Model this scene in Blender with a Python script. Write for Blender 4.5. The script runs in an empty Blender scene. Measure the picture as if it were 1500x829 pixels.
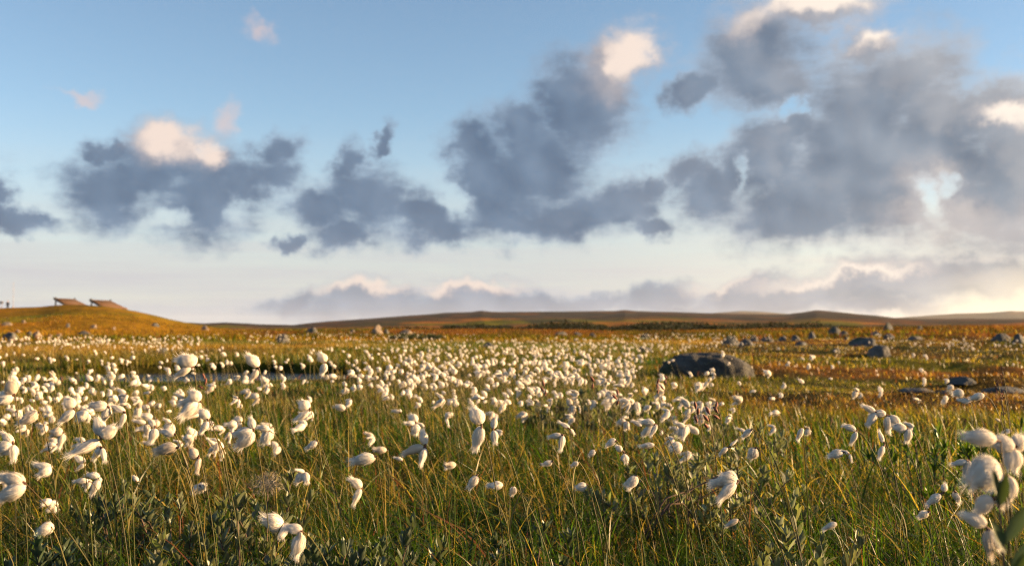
import bpy, math, random
import numpy as np
from mathutils import Vector, Matrix

RNG = np.random.default_rng(7)
random.seed(7)
S = bpy.context.scene
COL = S.collection
R = math.radians

# ------------------------------------------------------------------ camera numbers
H = 0.55
F = 1458.0
CX, CY = 750.0, 414.5
HORIZON = 478.0
PITCH = math.atan((HORIZON - CY) / F)


def ray(px, py):
    x = (px - CX) / F
    v = (CY - py) / F
    d = np.array([x, math.cos(PITCH) - v * math.sin(PITCH), math.sin(PITCH) + v * math.cos(PITCH)])
    return d


def at(px, py, dist):
    d = ray(px, py)
    return np.array([0, 0, H]) + d * (dist / d[1])


# ------------------------------------------------------------------ noise
def _hash(ix, iy, seed):
    n = (ix.astype(np.int64) * 374761393 + iy.astype(np.int64) * 668265263 + seed * 974634777) & 0xFFFFFFFF
    n = ((n ^ (n >> 13)) * 1274126177) & 0xFFFFFFFF
    n = n ^ (n >> 16)
    return (n & 0xFFFFFF) / float(0xFFFFFF)


def vnoise(x, y, seed=0):
    x = np.asarray(x, float); y = np.asarray(y, float)
    ix, iy = np.floor(x), np.floor(y)
    fx, fy = x - ix, y - iy
    fx = fx * fx * (3 - 2 * fx); fy = fy * fy * (3 - 2 * fy)
    a = _hash(ix, iy, seed); b = _hash(ix + 1, iy, seed)
    c = _hash(ix, iy + 1, seed); d = _hash(ix + 1, iy + 1, seed)
    return (a * (1 - fx) + b * fx) * (1 - fy) + (c * (1 - fx) + d * fx) * fy


def fbm(x, y, seed=0, octv=4, gain=0.5):
    s = 0; amp = 1; tot = 0
    for o in range(octv):
        s = s + amp * vnoise(np.asarray(x) * 2 ** o + 17.3 * o, np.asarray(y) * 2 ** o - 9.1 * o, seed + o)
        tot += amp; amp *= gain
    return s / tot


def sstep(a, b, x):
    t = np.clip((np.asarray(x, float) - a) / (b - a), 0, 1)
    return t * t * (3 - 2 * t)


# ------------------------------------------------------------------ terrain
POND_C, POND_R = (-3.45, 11.5), (1.6, 1.05)


def pond_d(x, y):
    dx = (x - POND_C[0]) / POND_R[0]; dy = (y - POND_C[1]) / POND_R[1]
    return np.sqrt(dx * dx + dy * dy) + 0.25 * (fbm(x * 1.1, y * 1.1, 51, 3) - 0.5)


def ground_z(x, y):
    x = np.asarray(x, float); y = np.asarray(y, float)
    r = np.sqrt(x * x + y * y)
    z = (fbm(x / 7, y / 7, 3, 3) - 0.5) * 0.16 * sstep(3, 14, r)
    z = z + (fbm(x / 1.1, y / 1.1, 8, 3) - 0.5) * 0.10 * sstep(0.5, 2.5, r)
    z = z + (fbm(x / 45, y / 45, 12, 3) - 0.5) * 1.0 * sstep(25, 90, r)
    # moor rising gently on the far right
    right = sstep(0.12, 0.45, np.where(y > 1, x / np.maximum(y, 1), 0))
    z = z + right * sstep(16, 70, r) * 0.42 * (1 - sstep(140, 260, r))
    # hummocks on the right
    z = z + right * sstep(5, 8, r) * (1 - sstep(45, 70, r)) * (sstep(0.5, 0.8, fbm(x / 1.6, y / 1.6, 33, 3)) * 0.16 - 0.04)
    z = z - 0.9 * sstep(90, 260, r)
    d = pond_d(x, y)
    z = (z + 0.015) * sstep(0.9, 3.0, d) - 0.015 + np.where(d < 1.25, -0.13 * (1 - sstep(0.95, 1.12, d)), 0)
    # raised far bank of the pond
    z = z + 0.09 * sstep(0.98, 1.10, d) * (1 - sstep(1.3, 2.2, d)) * sstep(11.6, 12.4, y)
    return z


HILL_PX = [-700, -400, -200, 0, 30, 60, 90, 120, 150, 170, 200, 230, 250, 270, 300, 340, 420]
HILL_PY = [470, 456, 452, 452, 451, 450, 447, 447, 449, 452, 456.5, 463, 468, 472, 477, 482, 492]
HILL_Y = 150.0


def hill_z(x, y):
    x = np.asarray(x, float); y = np.asarray(y, float)
    px = x / np.maximum(y, 1) * F + CX
    top = H + (HORIZON - np.interp(px, HILL_PX, HILL_PY)) / F * HILL_Y
    s = sstep(44, HILL_Y, y) * 0.45 + 0.55 * sstep(85, HILL_Y, y)
    s = s * (1 - sstep(HILL_Y, 260, y))
    z = (top + 0.9) * s - 0.9 * sstep(44, 90, y)
    z = z + (fbm(x / 9, y / 9, 21, 4) - 0.5) * 0.55 * sstep(48, 60, y) * (1 - sstep(125, 146, y))
    z = z + (fbm(x / 2.5, y / 2.5, 23, 3) - 0.5) * 0.10
    return z - 0.25 * (1 - sstep(44, 58, y))


def surf_z(x, y):
    g = ground_z(x, y)
    px = np.asarray(x) / np.maximum(np.asarray(y), 1) * F + CX
    use = (px < 420) & (np.asarray(y) > 44) & (np.asarray(y) < 260)
    return np.where(use, np.maximum(g, hill_z(x, y)), g)


def on_ground(px, py, lo=0.8, hi=400):
    d = ray(px, py)
    ts = np.geomspace(lo, hi, 1500)
    X = d[0] / d[1] * ts; Z = H + d[2] / d[1] * ts
    z = surf_z(X, ts)
    k = np.nonzero(Z <= z)[0]
    t = ts[k[0]] if len(k) else hi
    return np.array([d[0] / d[1] * t, t, float(surf_z(np.array([d[0] / d[1] * t]), np.array([t]))[0])])


# vegetation colour of the place (linear base colours)
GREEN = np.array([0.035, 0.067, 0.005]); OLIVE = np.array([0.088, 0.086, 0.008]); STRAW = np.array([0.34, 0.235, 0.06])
RUST = np.array([0.150, 0.062, 0.013]); OCHRE = np.array([0.225, 0.122, 0.009]); DARK = np.array([0.022, 0.022, 0.009])


def mix(a, b, t):
    t = np.asarray(t)[..., None]
    return a * (1 - t) + b * t


def veg(x, y):
    r = np.sqrt(x * x + y * y)
    px = x / np.maximum(y, 0.5) * F + CX
    n1 = fbm(x / 6.0, y / 6.0, 61, 4); n2 = fbm(x / 1.7, y / 1.7, 67, 4); n3 = fbm(x / 18, y / 18, 71, 4)
    c = mix(GREEN[None], OLIVE[None], sstep(0.40, 0.75, n2))
    c = mix(c, GREEN[None] * 0.75, (1 - sstep(1.5, 2.9, r)) * 0.8)  # foreground shade put into the colour: greener and darker near the camera
    c = mix(c, OCHRE[None], sstep(11, 24, r) * sstep(0.38, 0.66, n1) * 0.9)
    rightz = sstep(1020, 1130, px + (n1 - .5) * 120) * sstep(4.5, 7.5, r + (n2 - .5) * 3)
    c = mix(c, mix(RUST[None], OLIVE[None] * 0.9, sstep(0.46, 0.62, n2)), rightz * (0.55 + 0.45 * sstep(0.35, 0.55, n1)))
    far = sstep(55, 85, r)
    c = mix(c, mix(RUST[None], OLIVE[None], sstep(0.5, 0.7, n3)), far)
    left = sstep(45, 70, r) * (1 - sstep(260, 420, px))
    c0 = mix(OCHRE[None] * 1.08, OLIVE[None] * 1.5, sstep(0.50, 0.72, n3))
    st = fbm(x / 7 + 3, y / 26, 79, 4)
    c = mix(c, OLIVE[None] * 0.7, sstep(0.54, 0.66, st) * sstep(14, 24, r) * .85)
    c = mix(c, DARK[None] * 1.4, sstep(0.60, 0.70, fbm(x / 5 - 7, y / 20, 83, 4)) * sstep(14, 24, r) * .8)  # long shadow bands painted into the heath colour
    c = mix(c, DARK[None], sstep(0.62, 0.74, fbm(x / 3.1 + 9, y / 3.1, 77, 4)) * 0.75 * sstep(5, 12, r))
    c = mix(c, c0, left * 0.85)
    return c


# ------------------------------------------------------------------ helpers
def link(o, parent=None):
    COL.objects.link(o)
    if parent is not None:
        o.parent = parent
    return o


def np_mesh(name, verts, faces_list, colors=None, smooth=False):
    """faces_list: list of int arrays (M,3) or (M,4)"""
    me = bpy.data.meshes.new(name)
    verts = np.ascontiguousarray(verts, dtype=np.float32)
    me.vertices.add(len(verts)); me.vertices.foreach_set('co', verts.ravel())
    loops = np.concatenate([f.ravel() for f in faces_list]).astype(np.int32)
    sizes = np.concatenate([np.full(len(f), f.shape[1]) for f in faces_list]).astype(np.int32)
    starts = np.concatenate([[0], np.cumsum(sizes)[:-1]]).astype(np.int32)
    me.loops.add(len(loops)); me.loops.foreach_set('vertex_index', loops)
    me.polygons.add(len(sizes)); me.polygons.foreach_set('loop_start', starts)
    if smooth:
        me.polygons.foreach_set('use_smooth', np.ones(len(sizes), dtype=bool))
    if colors is not None:
        a = me.attributes.new('tint', 'FLOAT_COLOR', 'POINT')
        c = np.ones((len(verts), 4), dtype=np.float32); c[:, :3] = colors
        a.data.foreach_set('color', c.ravel())
    me.update(calc_edges=True)
    return me


def obj(name, me, mat=None, parent=None, **props):
    o = bpy.data.objects.new(name, me)
    if mat is not None and len(me.materials) == 0:
        me.materials.append(mat)
    link(o, parent)
    for k, v in props.items():
        o[k] = v
    return o


def thing(name, label, cat, loc=(0, 0, 0), group=None):
    o = bpy.data.objects.new(name, None)
    o.empty_display_size = 0.05
    link(o); o.location = loc
    o['label'] = label; o['category'] = cat; o['kind'] = 'thing'
    if group:
        o['group'] = group
    return o


# ------------------------------------------------------------------ materials
class NT:
    def __init__(self, tree):
        self.t = tree; self.n = tree.nodes; self.l = tree.links; self.n.clear()

    def add(self, typ, ins=None, **kw):
        nd = self.n.new(typ)
        for k, v in kw.items():
            setattr(nd, k, v)
        for k, v in (ins or {}).items():
            s = nd.inputs[k]
            if hasattr(v, 'is_output'):
                self.l.new(v, s)
            else:
                s.default_value = v
        return nd

    def math(self, op, a, b=None, c=None, clamp=False):
        ins = {0: a}
        if b is not None: ins[1] = b
        if c is not None: ins[2] = c
        nd = self.add('ShaderNodeMath', ins, operation=op); nd.use_clamp = clamp
        return nd.outputs[0]

    def mixc(self, fac, a, b, blend='MIX'):
        nd = self.n.new('ShaderNodeMix'); nd.data_type = 'RGBA'; nd.blend_type = blend
        for i, v in ((0, fac), (6, a), (7, b)):
            if hasattr(v, 'is_output'):
                self.l.new(v, nd.inputs[i])
            else:
                nd.inputs[i].default_value = v if i == 0 else (*v[:3], 1)
        return nd.outputs[2]

    def ramp(self, fac, stops, interp='LINEAR'):
        nd = self.n.new('ShaderNodeValToRGB'); cr = nd.color_ramp; cr.interpolation = interp
        while len(cr.elements) < len(stops):
            cr.elements.new(0.5)
        for e, (p, c) in zip(cr.elements, stops):
            e.position = p; e.color = (*c, 1) if len(c) == 3 else c
        self.l.new(fac, nd.inputs[0])
        return nd.outputs[0]

    def noise(self, vec, scale, detail=4, rough=0.5, dims='3D'):
        nd = self.n.new('ShaderNodeTexNoise'); nd.noise_dimensions = dims
        self.l.new(vec, nd.inputs['Vector'])
        nd.inputs['Scale'].default_value = scale; nd.inputs['Detail'].default_value = detail
        nd.inputs['Roughness'].default_value = rough
        return nd


def new_mat(name):
    m = bpy.data.materials.new(name); m.use_nodes = True
    return m, NT(m.node_tree)


def leaf_mat(name, trans=0.45, rough=0.5, attr=True, color=(0.1, 0.1, 0.1), spec=0.3, tboost=1.3):
    m, t = new_mat(name)
    if attr:
        c = t.add('ShaderNodeAttribute', attribute_name='tint').outputs['Color']
    else:
        pos = t.add('ShaderNodeTexCoord').outputs['Object']
        n = t.noise(pos, 60, 3)
        c = t.mixc(n.outputs[0], tuple(x * 0.75 for x in color), tuple(x * 1.25 for x in color))
    p = t.add('ShaderNodeBsdfPrincipled', {'Base Color': c, 'Roughness': rough, 'Specular IOR Level': spec})
    tc = t.mixc(1.0, c, (tboost, tboost * 1.05, tboost * 0.4), 'MULTIPLY')
    tr = t.add('ShaderNodeBsdfTranslucent', {'Color': tc})
    mx = t.add('ShaderNodeMixShader', {0: trans, 1: p.outputs[0], 2: tr.outputs[0]})
    t.add('ShaderNodeOutputMaterial', {0: mx.outputs[0]})
    return m


M = {}
M['grass'] = leaf_mat('grass_blade', 0.45, 0.35, spec=0.25, tboost=1.6)
M['heather'] = leaf_mat('heath_tuft', 0.35, 0.8, spec=0.05, tboost=1.3)
M['leaf'] = leaf_mat('willow_leaf', 0.34, 0.42, spec=0.5)
M['scrub'] = leaf_mat('scrub_leaf', 0.2, 0.7, spec=0.1)


def fluff_mat():
    m, t = new_mat('cotton_fluff')
    pos = t.add('ShaderNodeTexCoord').outputs['Object']
    mp = t.add('ShaderNodeMapping', {'Vector': pos, 'Scale': (2.5, 14, 14)})
    n = t.noise(mp.outputs[0], 2.2, 4, 0.6)
    c = t.mixc(n.outputs[0], (0.76, 0.70, 0.61), (0.94, 0.90, 0.835))
    oi = t.add('ShaderNodeObjectInfo')
    c = t.mixc(t.ramp(oi.outputs['Random'], [(0.80, (0,) * 3), (1.0, (0.5,) * 3)]), c, (0.60, 0.48, 0.34))
    d = t.add('ShaderNodeBsdfDiffuse', {'Color': c})
    tr = t.add('ShaderNodeBsdfTranslucent', {'Color': c})
    mx = t.add('ShaderNodeMixShader', {0: 0.50, 1: d.outputs[0], 2: tr.outputs[0]})
    t.add('ShaderNodeOutputMaterial', {0: mx.outputs[0]})
    return m


M['fluff'] = fluff_mat()


def ground_mat(name, litter=True, spread=1.0):
    m, t = new_mat(name)
    c = t.add('ShaderNodeAttribute', attribute_name='tint').outputs['Color']
    pos = t.add('ShaderNodeNewGeometry').outputs['Position']
    n1 = t.noise(pos, 1.3 / spread, 8, 0.65); n2 = t.noise(pos, 9 / spread, 6, 0.65); n3 = t.noise(pos, 0.16 / spread, 6, 0.6)
    f1 = t.ramp(n1.outputs[0], [(0.30, (0.45,) * 3), (0.5, (0.95,) * 3), (0.72, (1.5, 1.4, 1.25))])
    f2 = t.ramp(n2.outputs[0], [(0.30, (0.5,) * 3), (0.55, (1.0,) * 3), (0.75, (1.55, 1.45, 1.3))])
    f3 = t.ramp(n3.outputs[0], [(0.32, (0.62, 0.70, 0.66)), (0.5, (1,) * 3), (0.68, (1.28, 1.02, 0.86))])
    c = t.mixc(1, c, f1, 'MULTIPLY'); c = t.mixc(1, c, f2, 'MULTIPLY'); c = t.mixc(1, c, f3, 'MULTIPLY')
    b = t.add('ShaderNodeBump', {'Height': n2.outputs[0], 'Strength': 0.6, 'Distance': 0.05 * spread})
    b2 = t.add('ShaderNodeBump', {'Height': n1.outputs[0], 'Strength': 0.5, 'Distance': 0.25 * spread, 'Normal': b.outputs[0]})
    p = t.add('ShaderNodeBsdfPrincipled', {'Base Color': c, 'Roughness': 1.0, 'Specular IOR Level': 0.02, 'Normal': b2.outputs[0]})
    t.add('ShaderNodeOutputMaterial', {0: p.outputs[0]})
    return m


M['ground'] = ground_mat('bog_ground')
M['hill'] = ground_mat('hillside_heath', spread=2.0)
M['hills'] = ground_mat('far_moor', spread=22.0)


def rock_mat(name, base, lichen, seed, speck=(0.17, 0.165, 0.12)):
    m, t = new_mat(name)
    pos = t.add('ShaderNodeTexCoord').outputs['Object']
    mp = t.add('ShaderNodeMapping', {'Vector': pos, 'Location': (seed * 3.1, seed, 0)}).outputs[0]
    n1 = t.noise(mp, 5, 8, 0.65); n2 = t.noise(mp, 22, 6, 0.7); n3 = t.noise(mp, 2.2, 5, 0.6)
    c = t.mixc(t.ramp(n1.outputs[0], [(0.35, (0,) * 3), (0.65, (1,) * 3)]), tuple(b * 0.55 for b in base), tuple(b * 1.35 for b in base))
    c = t.mixc(t.ramp(n3.outputs[0], [(0.50, (0,) * 3), (0.60, (0.8,) * 3)]), c, lichen)
    c = t.mixc(t.ramp(n2.outputs[0], [(0.60, (0,) * 3), (0.68, (0.75,) * 3)]), c, speck)
    b = t.add('ShaderNodeBump', {'Height': n2.outputs[0], 'Strength': 0.7, 'Distance': 0.03})
    b = t.add('ShaderNodeBump', {'Height': n1.outputs[0], 'Strength': 0.8, 'Distance': 0.10, 'Normal': b.outputs[0]})
    p = t.add('ShaderNodeBsdfPrincipled', {'Base Color': c, 'Roughness': 0.85, 'Specular IOR Level': 0.25, 'Normal': b.outputs[0]})
    t.add('ShaderNodeOutputMaterial', {0: p.outputs[0]})
    return m


M['rock_dark'] = rock_mat('dark_mossy_rock', (0.075, 0.075, 0.075), (0.045, 0.055, 0.025), 1)
M['boulder'] = rock_mat('dark_lichened_boulder', (0.058, 0.055, 0.050), (0.030, 0.042, 0.012), 5, (0.15, 0.145, 0.10))
M['rock_grey'] = rock_mat('grey_lichen_rock', (0.10, 0.095, 0.09), (0.065, 0.065, 0.035), 2)
M['rock_pale'] = rock_mat('pale_rock', (0.20, 0.155, 0.115), (0.12, 0.10, 0.06), 3)


def plain_mat(name, color, rough=0.7, metal=0.0, scale=(8, 8, 8), var=0.25):
    m, t = new_mat(name)
    pos = t.add('ShaderNodeTexCoord').outputs['Object']
    mp = t.add('ShaderNodeMapping', {'Vector': pos, 'Scale': scale}).outputs[0]
    n = t.noise(mp, 1.0, 6, 0.6)
    c = t.mixc(n.outputs[0], tuple(x * (1 - var) for x in color), tuple(x * (1 + var) for x in color))
    p = t.add('ShaderNodeBsdfPrincipled', {'Base Color': c, 'Roughness': rough, 'Metallic': metal})
    t.add('ShaderNodeOutputMaterial', {0: p.outputs[0]})
    return m


M['stem'] = leaf_mat('flower_stalk', 0.15, 0.5)
M['bract'] = plain_mat('brown_bract', (0.10, 0.045, 0.025), 0.7)
M['twig'] = plain_mat('twig_bark', (0.075, 0.042, 0.026), 0.75, scale=(60, 60, 60))
M['roof_wood'] = plain_mat('roof_boards', (0.075, 0.036, 0.014), 0.95, scale=(0.6, 9, 9), var=0.4)
M['beam_wood'] = plain_mat('dark_beam', (0.03, 0.032, 0.038), 0.8, scale=(5, 5, 5))
M['dark_cloth'] = plain_mat('dark_cloth', (0.018, 0.018, 0.022), 0.9)
M['skin'] = plain_mat('skin', (0.45, 0.26, 0.18), 0.6)
M['pale_metal'] = plain_mat('painted_metal', (0.22, 0.165, 0.15), 0.6, 0.0)
M['board'] = plain_mat('board_face', (0.14, 0.13, 0.12), 0.6)

m, t = new_mat('pond_water')
pos = t.add('ShaderNodeNewGeometry').outputs['Position']
n = t.noise(pos, 16, 4)
b = t.add('ShaderNodeBump', {'Height': n.outputs[0], 'Strength': 1.0, 'Distance': 0.035})
p = t.add('ShaderNodeBsdfPrincipled', {'Base Color': (0.02, 0.018, 0.012, 1), 'Roughness': 0.15, 'IOR': 1.33, 'Specular IOR Level': 0.6, 'Normal': b.outputs[0]})
t.add('ShaderNodeOutputMaterial', {0: p.outputs[0]})
M['water'] = m

# ------------------------------------------------------------------ ground sheet, hill, far hills
def polar(angs, rads, zf, colf, closed=False):
    A, Rr = np.meshgrid(angs, rads)           # rows: radii
    x = np.sin(A) * Rr; y = np.cos(A) * Rr
    z = zf(x, y)
    v = np.stack([x, y, z], -1).reshape(-1, 3)
    nr, na = A.shape
    i = np.arange(nr - 1)[:, None] * na; j = np.arange(na if closed else na - 1)[None]
    jn = (j + 1) % na
    f = np.stack([i + j, i + na + j, i + na + jn, i + jn], -1).reshape(-1, 4)
    col = colf(x.ravel(), y.ravel())
    return v, f, col


front = np.radians(np.arange(-48, 48, 0.13)); back = np.radians(np.arange(48, 312, 2.0))
angs = np.concatenate([front, back]); rads = np.geomspace(0.15, 9000, 320)


def ground_col(x, y):
    r = np.sqrt(x * x + y * y)
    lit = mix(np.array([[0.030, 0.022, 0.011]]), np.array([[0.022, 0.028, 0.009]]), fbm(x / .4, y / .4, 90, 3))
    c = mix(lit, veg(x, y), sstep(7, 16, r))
    d = pond_d(x, y)
    return mix(c, np.array([[0.016, 0.012, 0.007]]), 1 - sstep(1.0, 1.25, d))


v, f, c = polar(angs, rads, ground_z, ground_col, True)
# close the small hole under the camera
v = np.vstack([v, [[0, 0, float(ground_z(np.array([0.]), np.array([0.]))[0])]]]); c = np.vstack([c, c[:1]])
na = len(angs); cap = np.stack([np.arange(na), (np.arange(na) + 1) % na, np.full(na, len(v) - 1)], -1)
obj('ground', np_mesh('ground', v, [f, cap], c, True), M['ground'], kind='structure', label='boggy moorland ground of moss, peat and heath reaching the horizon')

v, f, c = polar(np.radians(np.arange(-58, -12.4, 0.12)), np.geomspace(44, 250, 220), lambda x, y: hill_z(x, y), veg)
obj('hill', np_mesh('hill', v, [f], c, True), M['hill'], kind='structure', label='rounded golden heath hill rising beyond the bog')

SKY_PX = [-900, -200, 200, 250, 300, 330, 380, 430, 480, 560, 650, 690, 705, 720, 850, 900, 915, 930, 1000, 1060, 1150, 1170, 1195, 1220, 1250, 1280, 1310, 1350, 1500, 1700, 2300]
SKY_PY = [470, 474, 474, 472, 474, 472.5, 475, 476, 470.5, 465, 458.5, 457, 455, 456.5, 456, 455.5, 454, 455.5, 457.5, 459.5, 461, 459, 455.5, 457, 460, 463, 466.5, 467.5, 468, 466, 468]
FAR_PX = [-900, 900, 1000, 1050, 1085, 1110, 1150, 1200, 1300, 1350, 1400, 1450, 1480, 1500, 1600, 1800, 2300]
FAR_PY = [479, 475, 464, 458.5, 456.2, 457, 460, 465, 467, 464, 461, 460, 458, 458.7, 462, 458, 470]


def apx(x, y):
    return x / np.maximum(y, 1) * F + CX


def hills_z(x, y):
    r = np.sqrt(x * x + y * y)
    px = apx(x, y)
    top = HORIZON - np.interp(px, SKY_PX, SKY_PY)
    top = top + (fbm(px / 30, r / 900, 41, 3) - 0.5) * 1.2
    u = np.clip(np.log(r / 170) / np.log(2600 / 170), 0, 1.4)
    low = -9 + 0 * top
    ang = low + (top - low) * sstep(0, 1, u) ** 0.85
    bump = (fbm(px / 140, np.log(r) * 4, 43, 4) - 0.5) * 10 * sstep(0.05, 0.25, u) * (1 - sstep(0.7, 0.95, u))
    ang = ang + bump
    ang = np.where(u > 1, top - (u - 1) * 40, ang)
    ang = np.minimum(ang, top)
    return H + ang / F * r


def hills_col(x, y):
    r = np.sqrt(x * x + y * y); px = apx(x, y)
    n = fbm(px / 120, np.log(r) * 7, 47, 5)
    u = np.clip(np.log(r / 170) / np.log(2600 / 170), 0, 1.4)
    c = mix(RUST[None] * 1.5, OLIVE[None] * 1.2, sstep(0.45, 0.65, n))
    c = mix(c, np.array([[0.040, 0.042, 0.026]]), sstep(0.52, 0.62, fbm(px / 90, np.log(r) * 8 + 5, 49, 4)) * 0.9)
    topc = np.array([[0.040, 0.034, 0.026]])
    return mix(c, mix(topc, RUST[None] * 0.8, sstep(.54, .66, fbm(px / 60, np.log(r) * 14, 57, 4)) * .7), sstep(0.50, 0.62, u))  # dark upper slopes, with sunlit patches painted in as rust


v, f, c = polar(np.radians(np.arange(-62, 62, 0.12)), np.geomspace(170, 4200, 200), hills_z, hills_col)
obj('hills', np_mesh('hills', v, [f], c, True), M['hills'], kind='structure', label='long low brown moorland ridge along the horizon')


def far_z(x, y):
    r = np.sqrt(x * x + y * y); px = apx(x, y)
    top = HORIZON - np.interp(px, FAR_PX, FAR_PY)
    s = sstep(4200, 5800, r) * (1 - sstep(6000, 7800, r))
    return H - 25 + (25 + top / F * 5800) * s


v, f, c = polar(np.radians(np.arange(-40, 62, 0.15)), np.geomspace(4200, 7800, 50), far_z, lambda x, y: mix(np.array([[0.10, 0.09, 0.06]]), np.array([[0.15, 0.11, 0.06]]), fbm(x / 500, y / 500, 5, 4)))
obj('hills', np_mesh('far_hills', v, [f], c, True), M['hills'], kind='structure', label='pale distant fells behind the brown ridge')

# pond
a = np.linspace(0, 2 * np.pi, 64, endpoint=False)
v = np.stack([POND_C[0] + np.cos(a) * POND_R[0] * 1.25, POND_C[1] + np.sin(a) * POND_R[1] * 1.25, np.full(64, -0.03)], -1)
v = np.vstack([v, [[*POND_C, -0.03]]])
k = np.arange(64)
obj('pond', np_mesh('pond', v, [np.stack([k, (k + 1) % 64, np.full(64, 64)], -1)]), M['water'], kind='structure', label='small still pond between the cotton grass and a dark bank')


# ------------------------------------------------------------------ blades
def blades(x, y, z, h, w, lean, dirang, col, segs=4, yaw=None):
    n = len(x)
    t = np.linspace(0, 1, segs + 1)[None, :, None]
    d = np.stack([np.cos(dirang), np.sin(dirang), np.zeros(n)], -1)[:, None]
    if yaw is None:
        yaw = RNG.uniform(0, np.pi, n)
    s = np.stack([np.cos(yaw), np.sin(yaw), np.zeros(n)], -1)[:, None]
    L = lean[:, None, None]; hh = h[:, None, None]
    # arc bending over with height
    ang = L * t ** 1.3
    horiz = hh * np.sin(ang) * t
    up = hh * np.cos(ang * 0.85) * t
    p = np.stack([x, y, z], -1)[:, None] + d * horiz + np.array([0, 0, 1.0]) * up
    wt = w[:, None, None] * np.clip(1.02 - t ** 2.2, 0.04, 1) * (0.7 + 0.3 * np.minimum(1, t * 4)) * 0.5
    a = p - s * wt; b = p + s * wt
    v = np.stack([a, b], 2).reshape(-1, 3)
    rows = segs + 1
    base = (np.arange(n) * rows * 2)[:, None] + (np.arange(segs) * 2)[None]
    f = np.stack([base, base + 1, base + 3, base + 2], -1).reshape(-1, 4)
    c = np.repeat(col, rows * 2, axis=0)
    return v, f, c


def scatter(n, r0, r1, amax=37.0, power=1.0):
    # uniform over the ring sector
    a = np.radians(RNG.uniform(-amax, amax, n)); r = np.sqrt(RNG.uniform(r0 ** 2, r1 ** 2, n))
    return np.sin(a) * r, np.cos(a) * r


def clumped(n, r0, r1, scale, seed, lo=0.35, hi=0.6, amax=37.0, keep=0.25):
    x, y = scatter(int(n * 1.8), r0, r1, amax)
    p = keep + (1 - keep) * sstep(lo, hi, fbm(x / scale, y / scale, seed, 3))
    ok = RNG.random(len(x)) < p
    return x[ok][:n], y[ok][:n]


class Acc:
    def __init__(self): self.v, self.f, self.c, self.n = [], [], [], 0

    def add(self, v, f, c):
        self.v.append(v); self.f.append(f + self.n); self.c.append(c); self.n += len(v)

    def mesh(self, name, smooth=False):
        q = [f for f in self.f if f.shape[1] == 4]; tr = [f for f in self.f if f.shape[1] == 3]
        fl = ([np.concatenate(q)] if q else []) + ([np.concatenate(tr)] if tr else [])
        return np_mesh(name, np.concatenate(self.v), fl, np.concatenate(self.c), smooth)


def blade_colors(x, y, straw=0.13, red=0.035):
    n = len(x)
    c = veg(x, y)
    u = RNG.random(n)
    c = c * (0.35 + 1.45 * RNG.random((n, 1)) ** 1.6) * RNG.uniform(0.9, 1.1, (n, 3))
    s = u < straw * (0.35 + 0.65 * sstep(1.5, 2.8, np.hypot(x, y)))  # fewer straw blades nearest, part of the painted foreground shade
    c[s] = STRAW * RNG.uniform(0.55, 1.2, (s.sum(), 1))
    rd = (u > 1 - red)
    c[rd] = np.array([0.16, 0.055, 0.025]) * RNG.uniform(0.7, 1.4, (rd.sum(), 1))
    return c


def ground_ok(x, y):
    return pond_d(x, y) > 1.08


WIND = math.pi  # blown towards -x


def lean_dirs(n, sd=1.5):
    return RNG.normal(WIND, sd, n)


# short dense sward close by
acc = Acc()
x, y = clumped(62000, 1.0, 3.6, 0.35, 101, keep=0.4)
n = len(x); r = np.hypot(x, y)
h = RNG.uniform(0.07, 0.20, n) * (0.5 + 1.0 * fbm(x / .4, y / .4, 103, 3)) * (0.75 + 0.25 * sstep(1.0, 1.8, r))
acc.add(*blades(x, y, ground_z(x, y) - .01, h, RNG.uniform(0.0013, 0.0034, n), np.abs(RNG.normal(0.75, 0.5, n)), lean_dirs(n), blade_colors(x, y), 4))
# taller arching blades
x, y = clumped(1900, 1.15, 3.6, 0.5, 107)
n = len(x); r = np.hypot(x, y)
h = RNG.uniform(0.16, 0.32, n) * (0.72 + 0.28 * sstep(1.0, 1.9, r))
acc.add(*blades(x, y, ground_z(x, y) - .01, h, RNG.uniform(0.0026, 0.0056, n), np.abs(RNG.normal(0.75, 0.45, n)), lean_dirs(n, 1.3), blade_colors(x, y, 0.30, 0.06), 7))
# broader green leaves right in front
x, y = clumped(2600, 1.15, 2.1, 0.35, 131, keep=0.3)
n = len(x)
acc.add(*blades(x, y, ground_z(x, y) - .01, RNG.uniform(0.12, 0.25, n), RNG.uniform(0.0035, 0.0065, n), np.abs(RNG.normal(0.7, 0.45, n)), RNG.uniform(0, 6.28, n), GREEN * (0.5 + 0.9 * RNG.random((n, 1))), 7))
# matted undergrowth: short green shoots and fallen dead blades
x, y = scatter(38000, 1.0, 3.8)
n = len(x)
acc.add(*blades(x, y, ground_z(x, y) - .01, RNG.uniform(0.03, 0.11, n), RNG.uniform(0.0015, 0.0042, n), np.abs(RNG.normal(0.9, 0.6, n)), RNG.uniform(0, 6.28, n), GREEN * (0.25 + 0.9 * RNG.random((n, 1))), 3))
x, y = scatter(5000, 1.0, 3.6)
n = len(x)
acc.add(*blades(x, y, ground_z(x, y) + RNG.uniform(0, .07, n), RNG.uniform(0.08, 0.22, n), RNG.uniform(0.0012, 0.0030, n), RNG.uniform(1.15, 1.75, n), RNG.uniform(0, 6.28, n), STRAW * (0.25 + 0.8 * RNG.random((n, 1))), 6))
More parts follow.
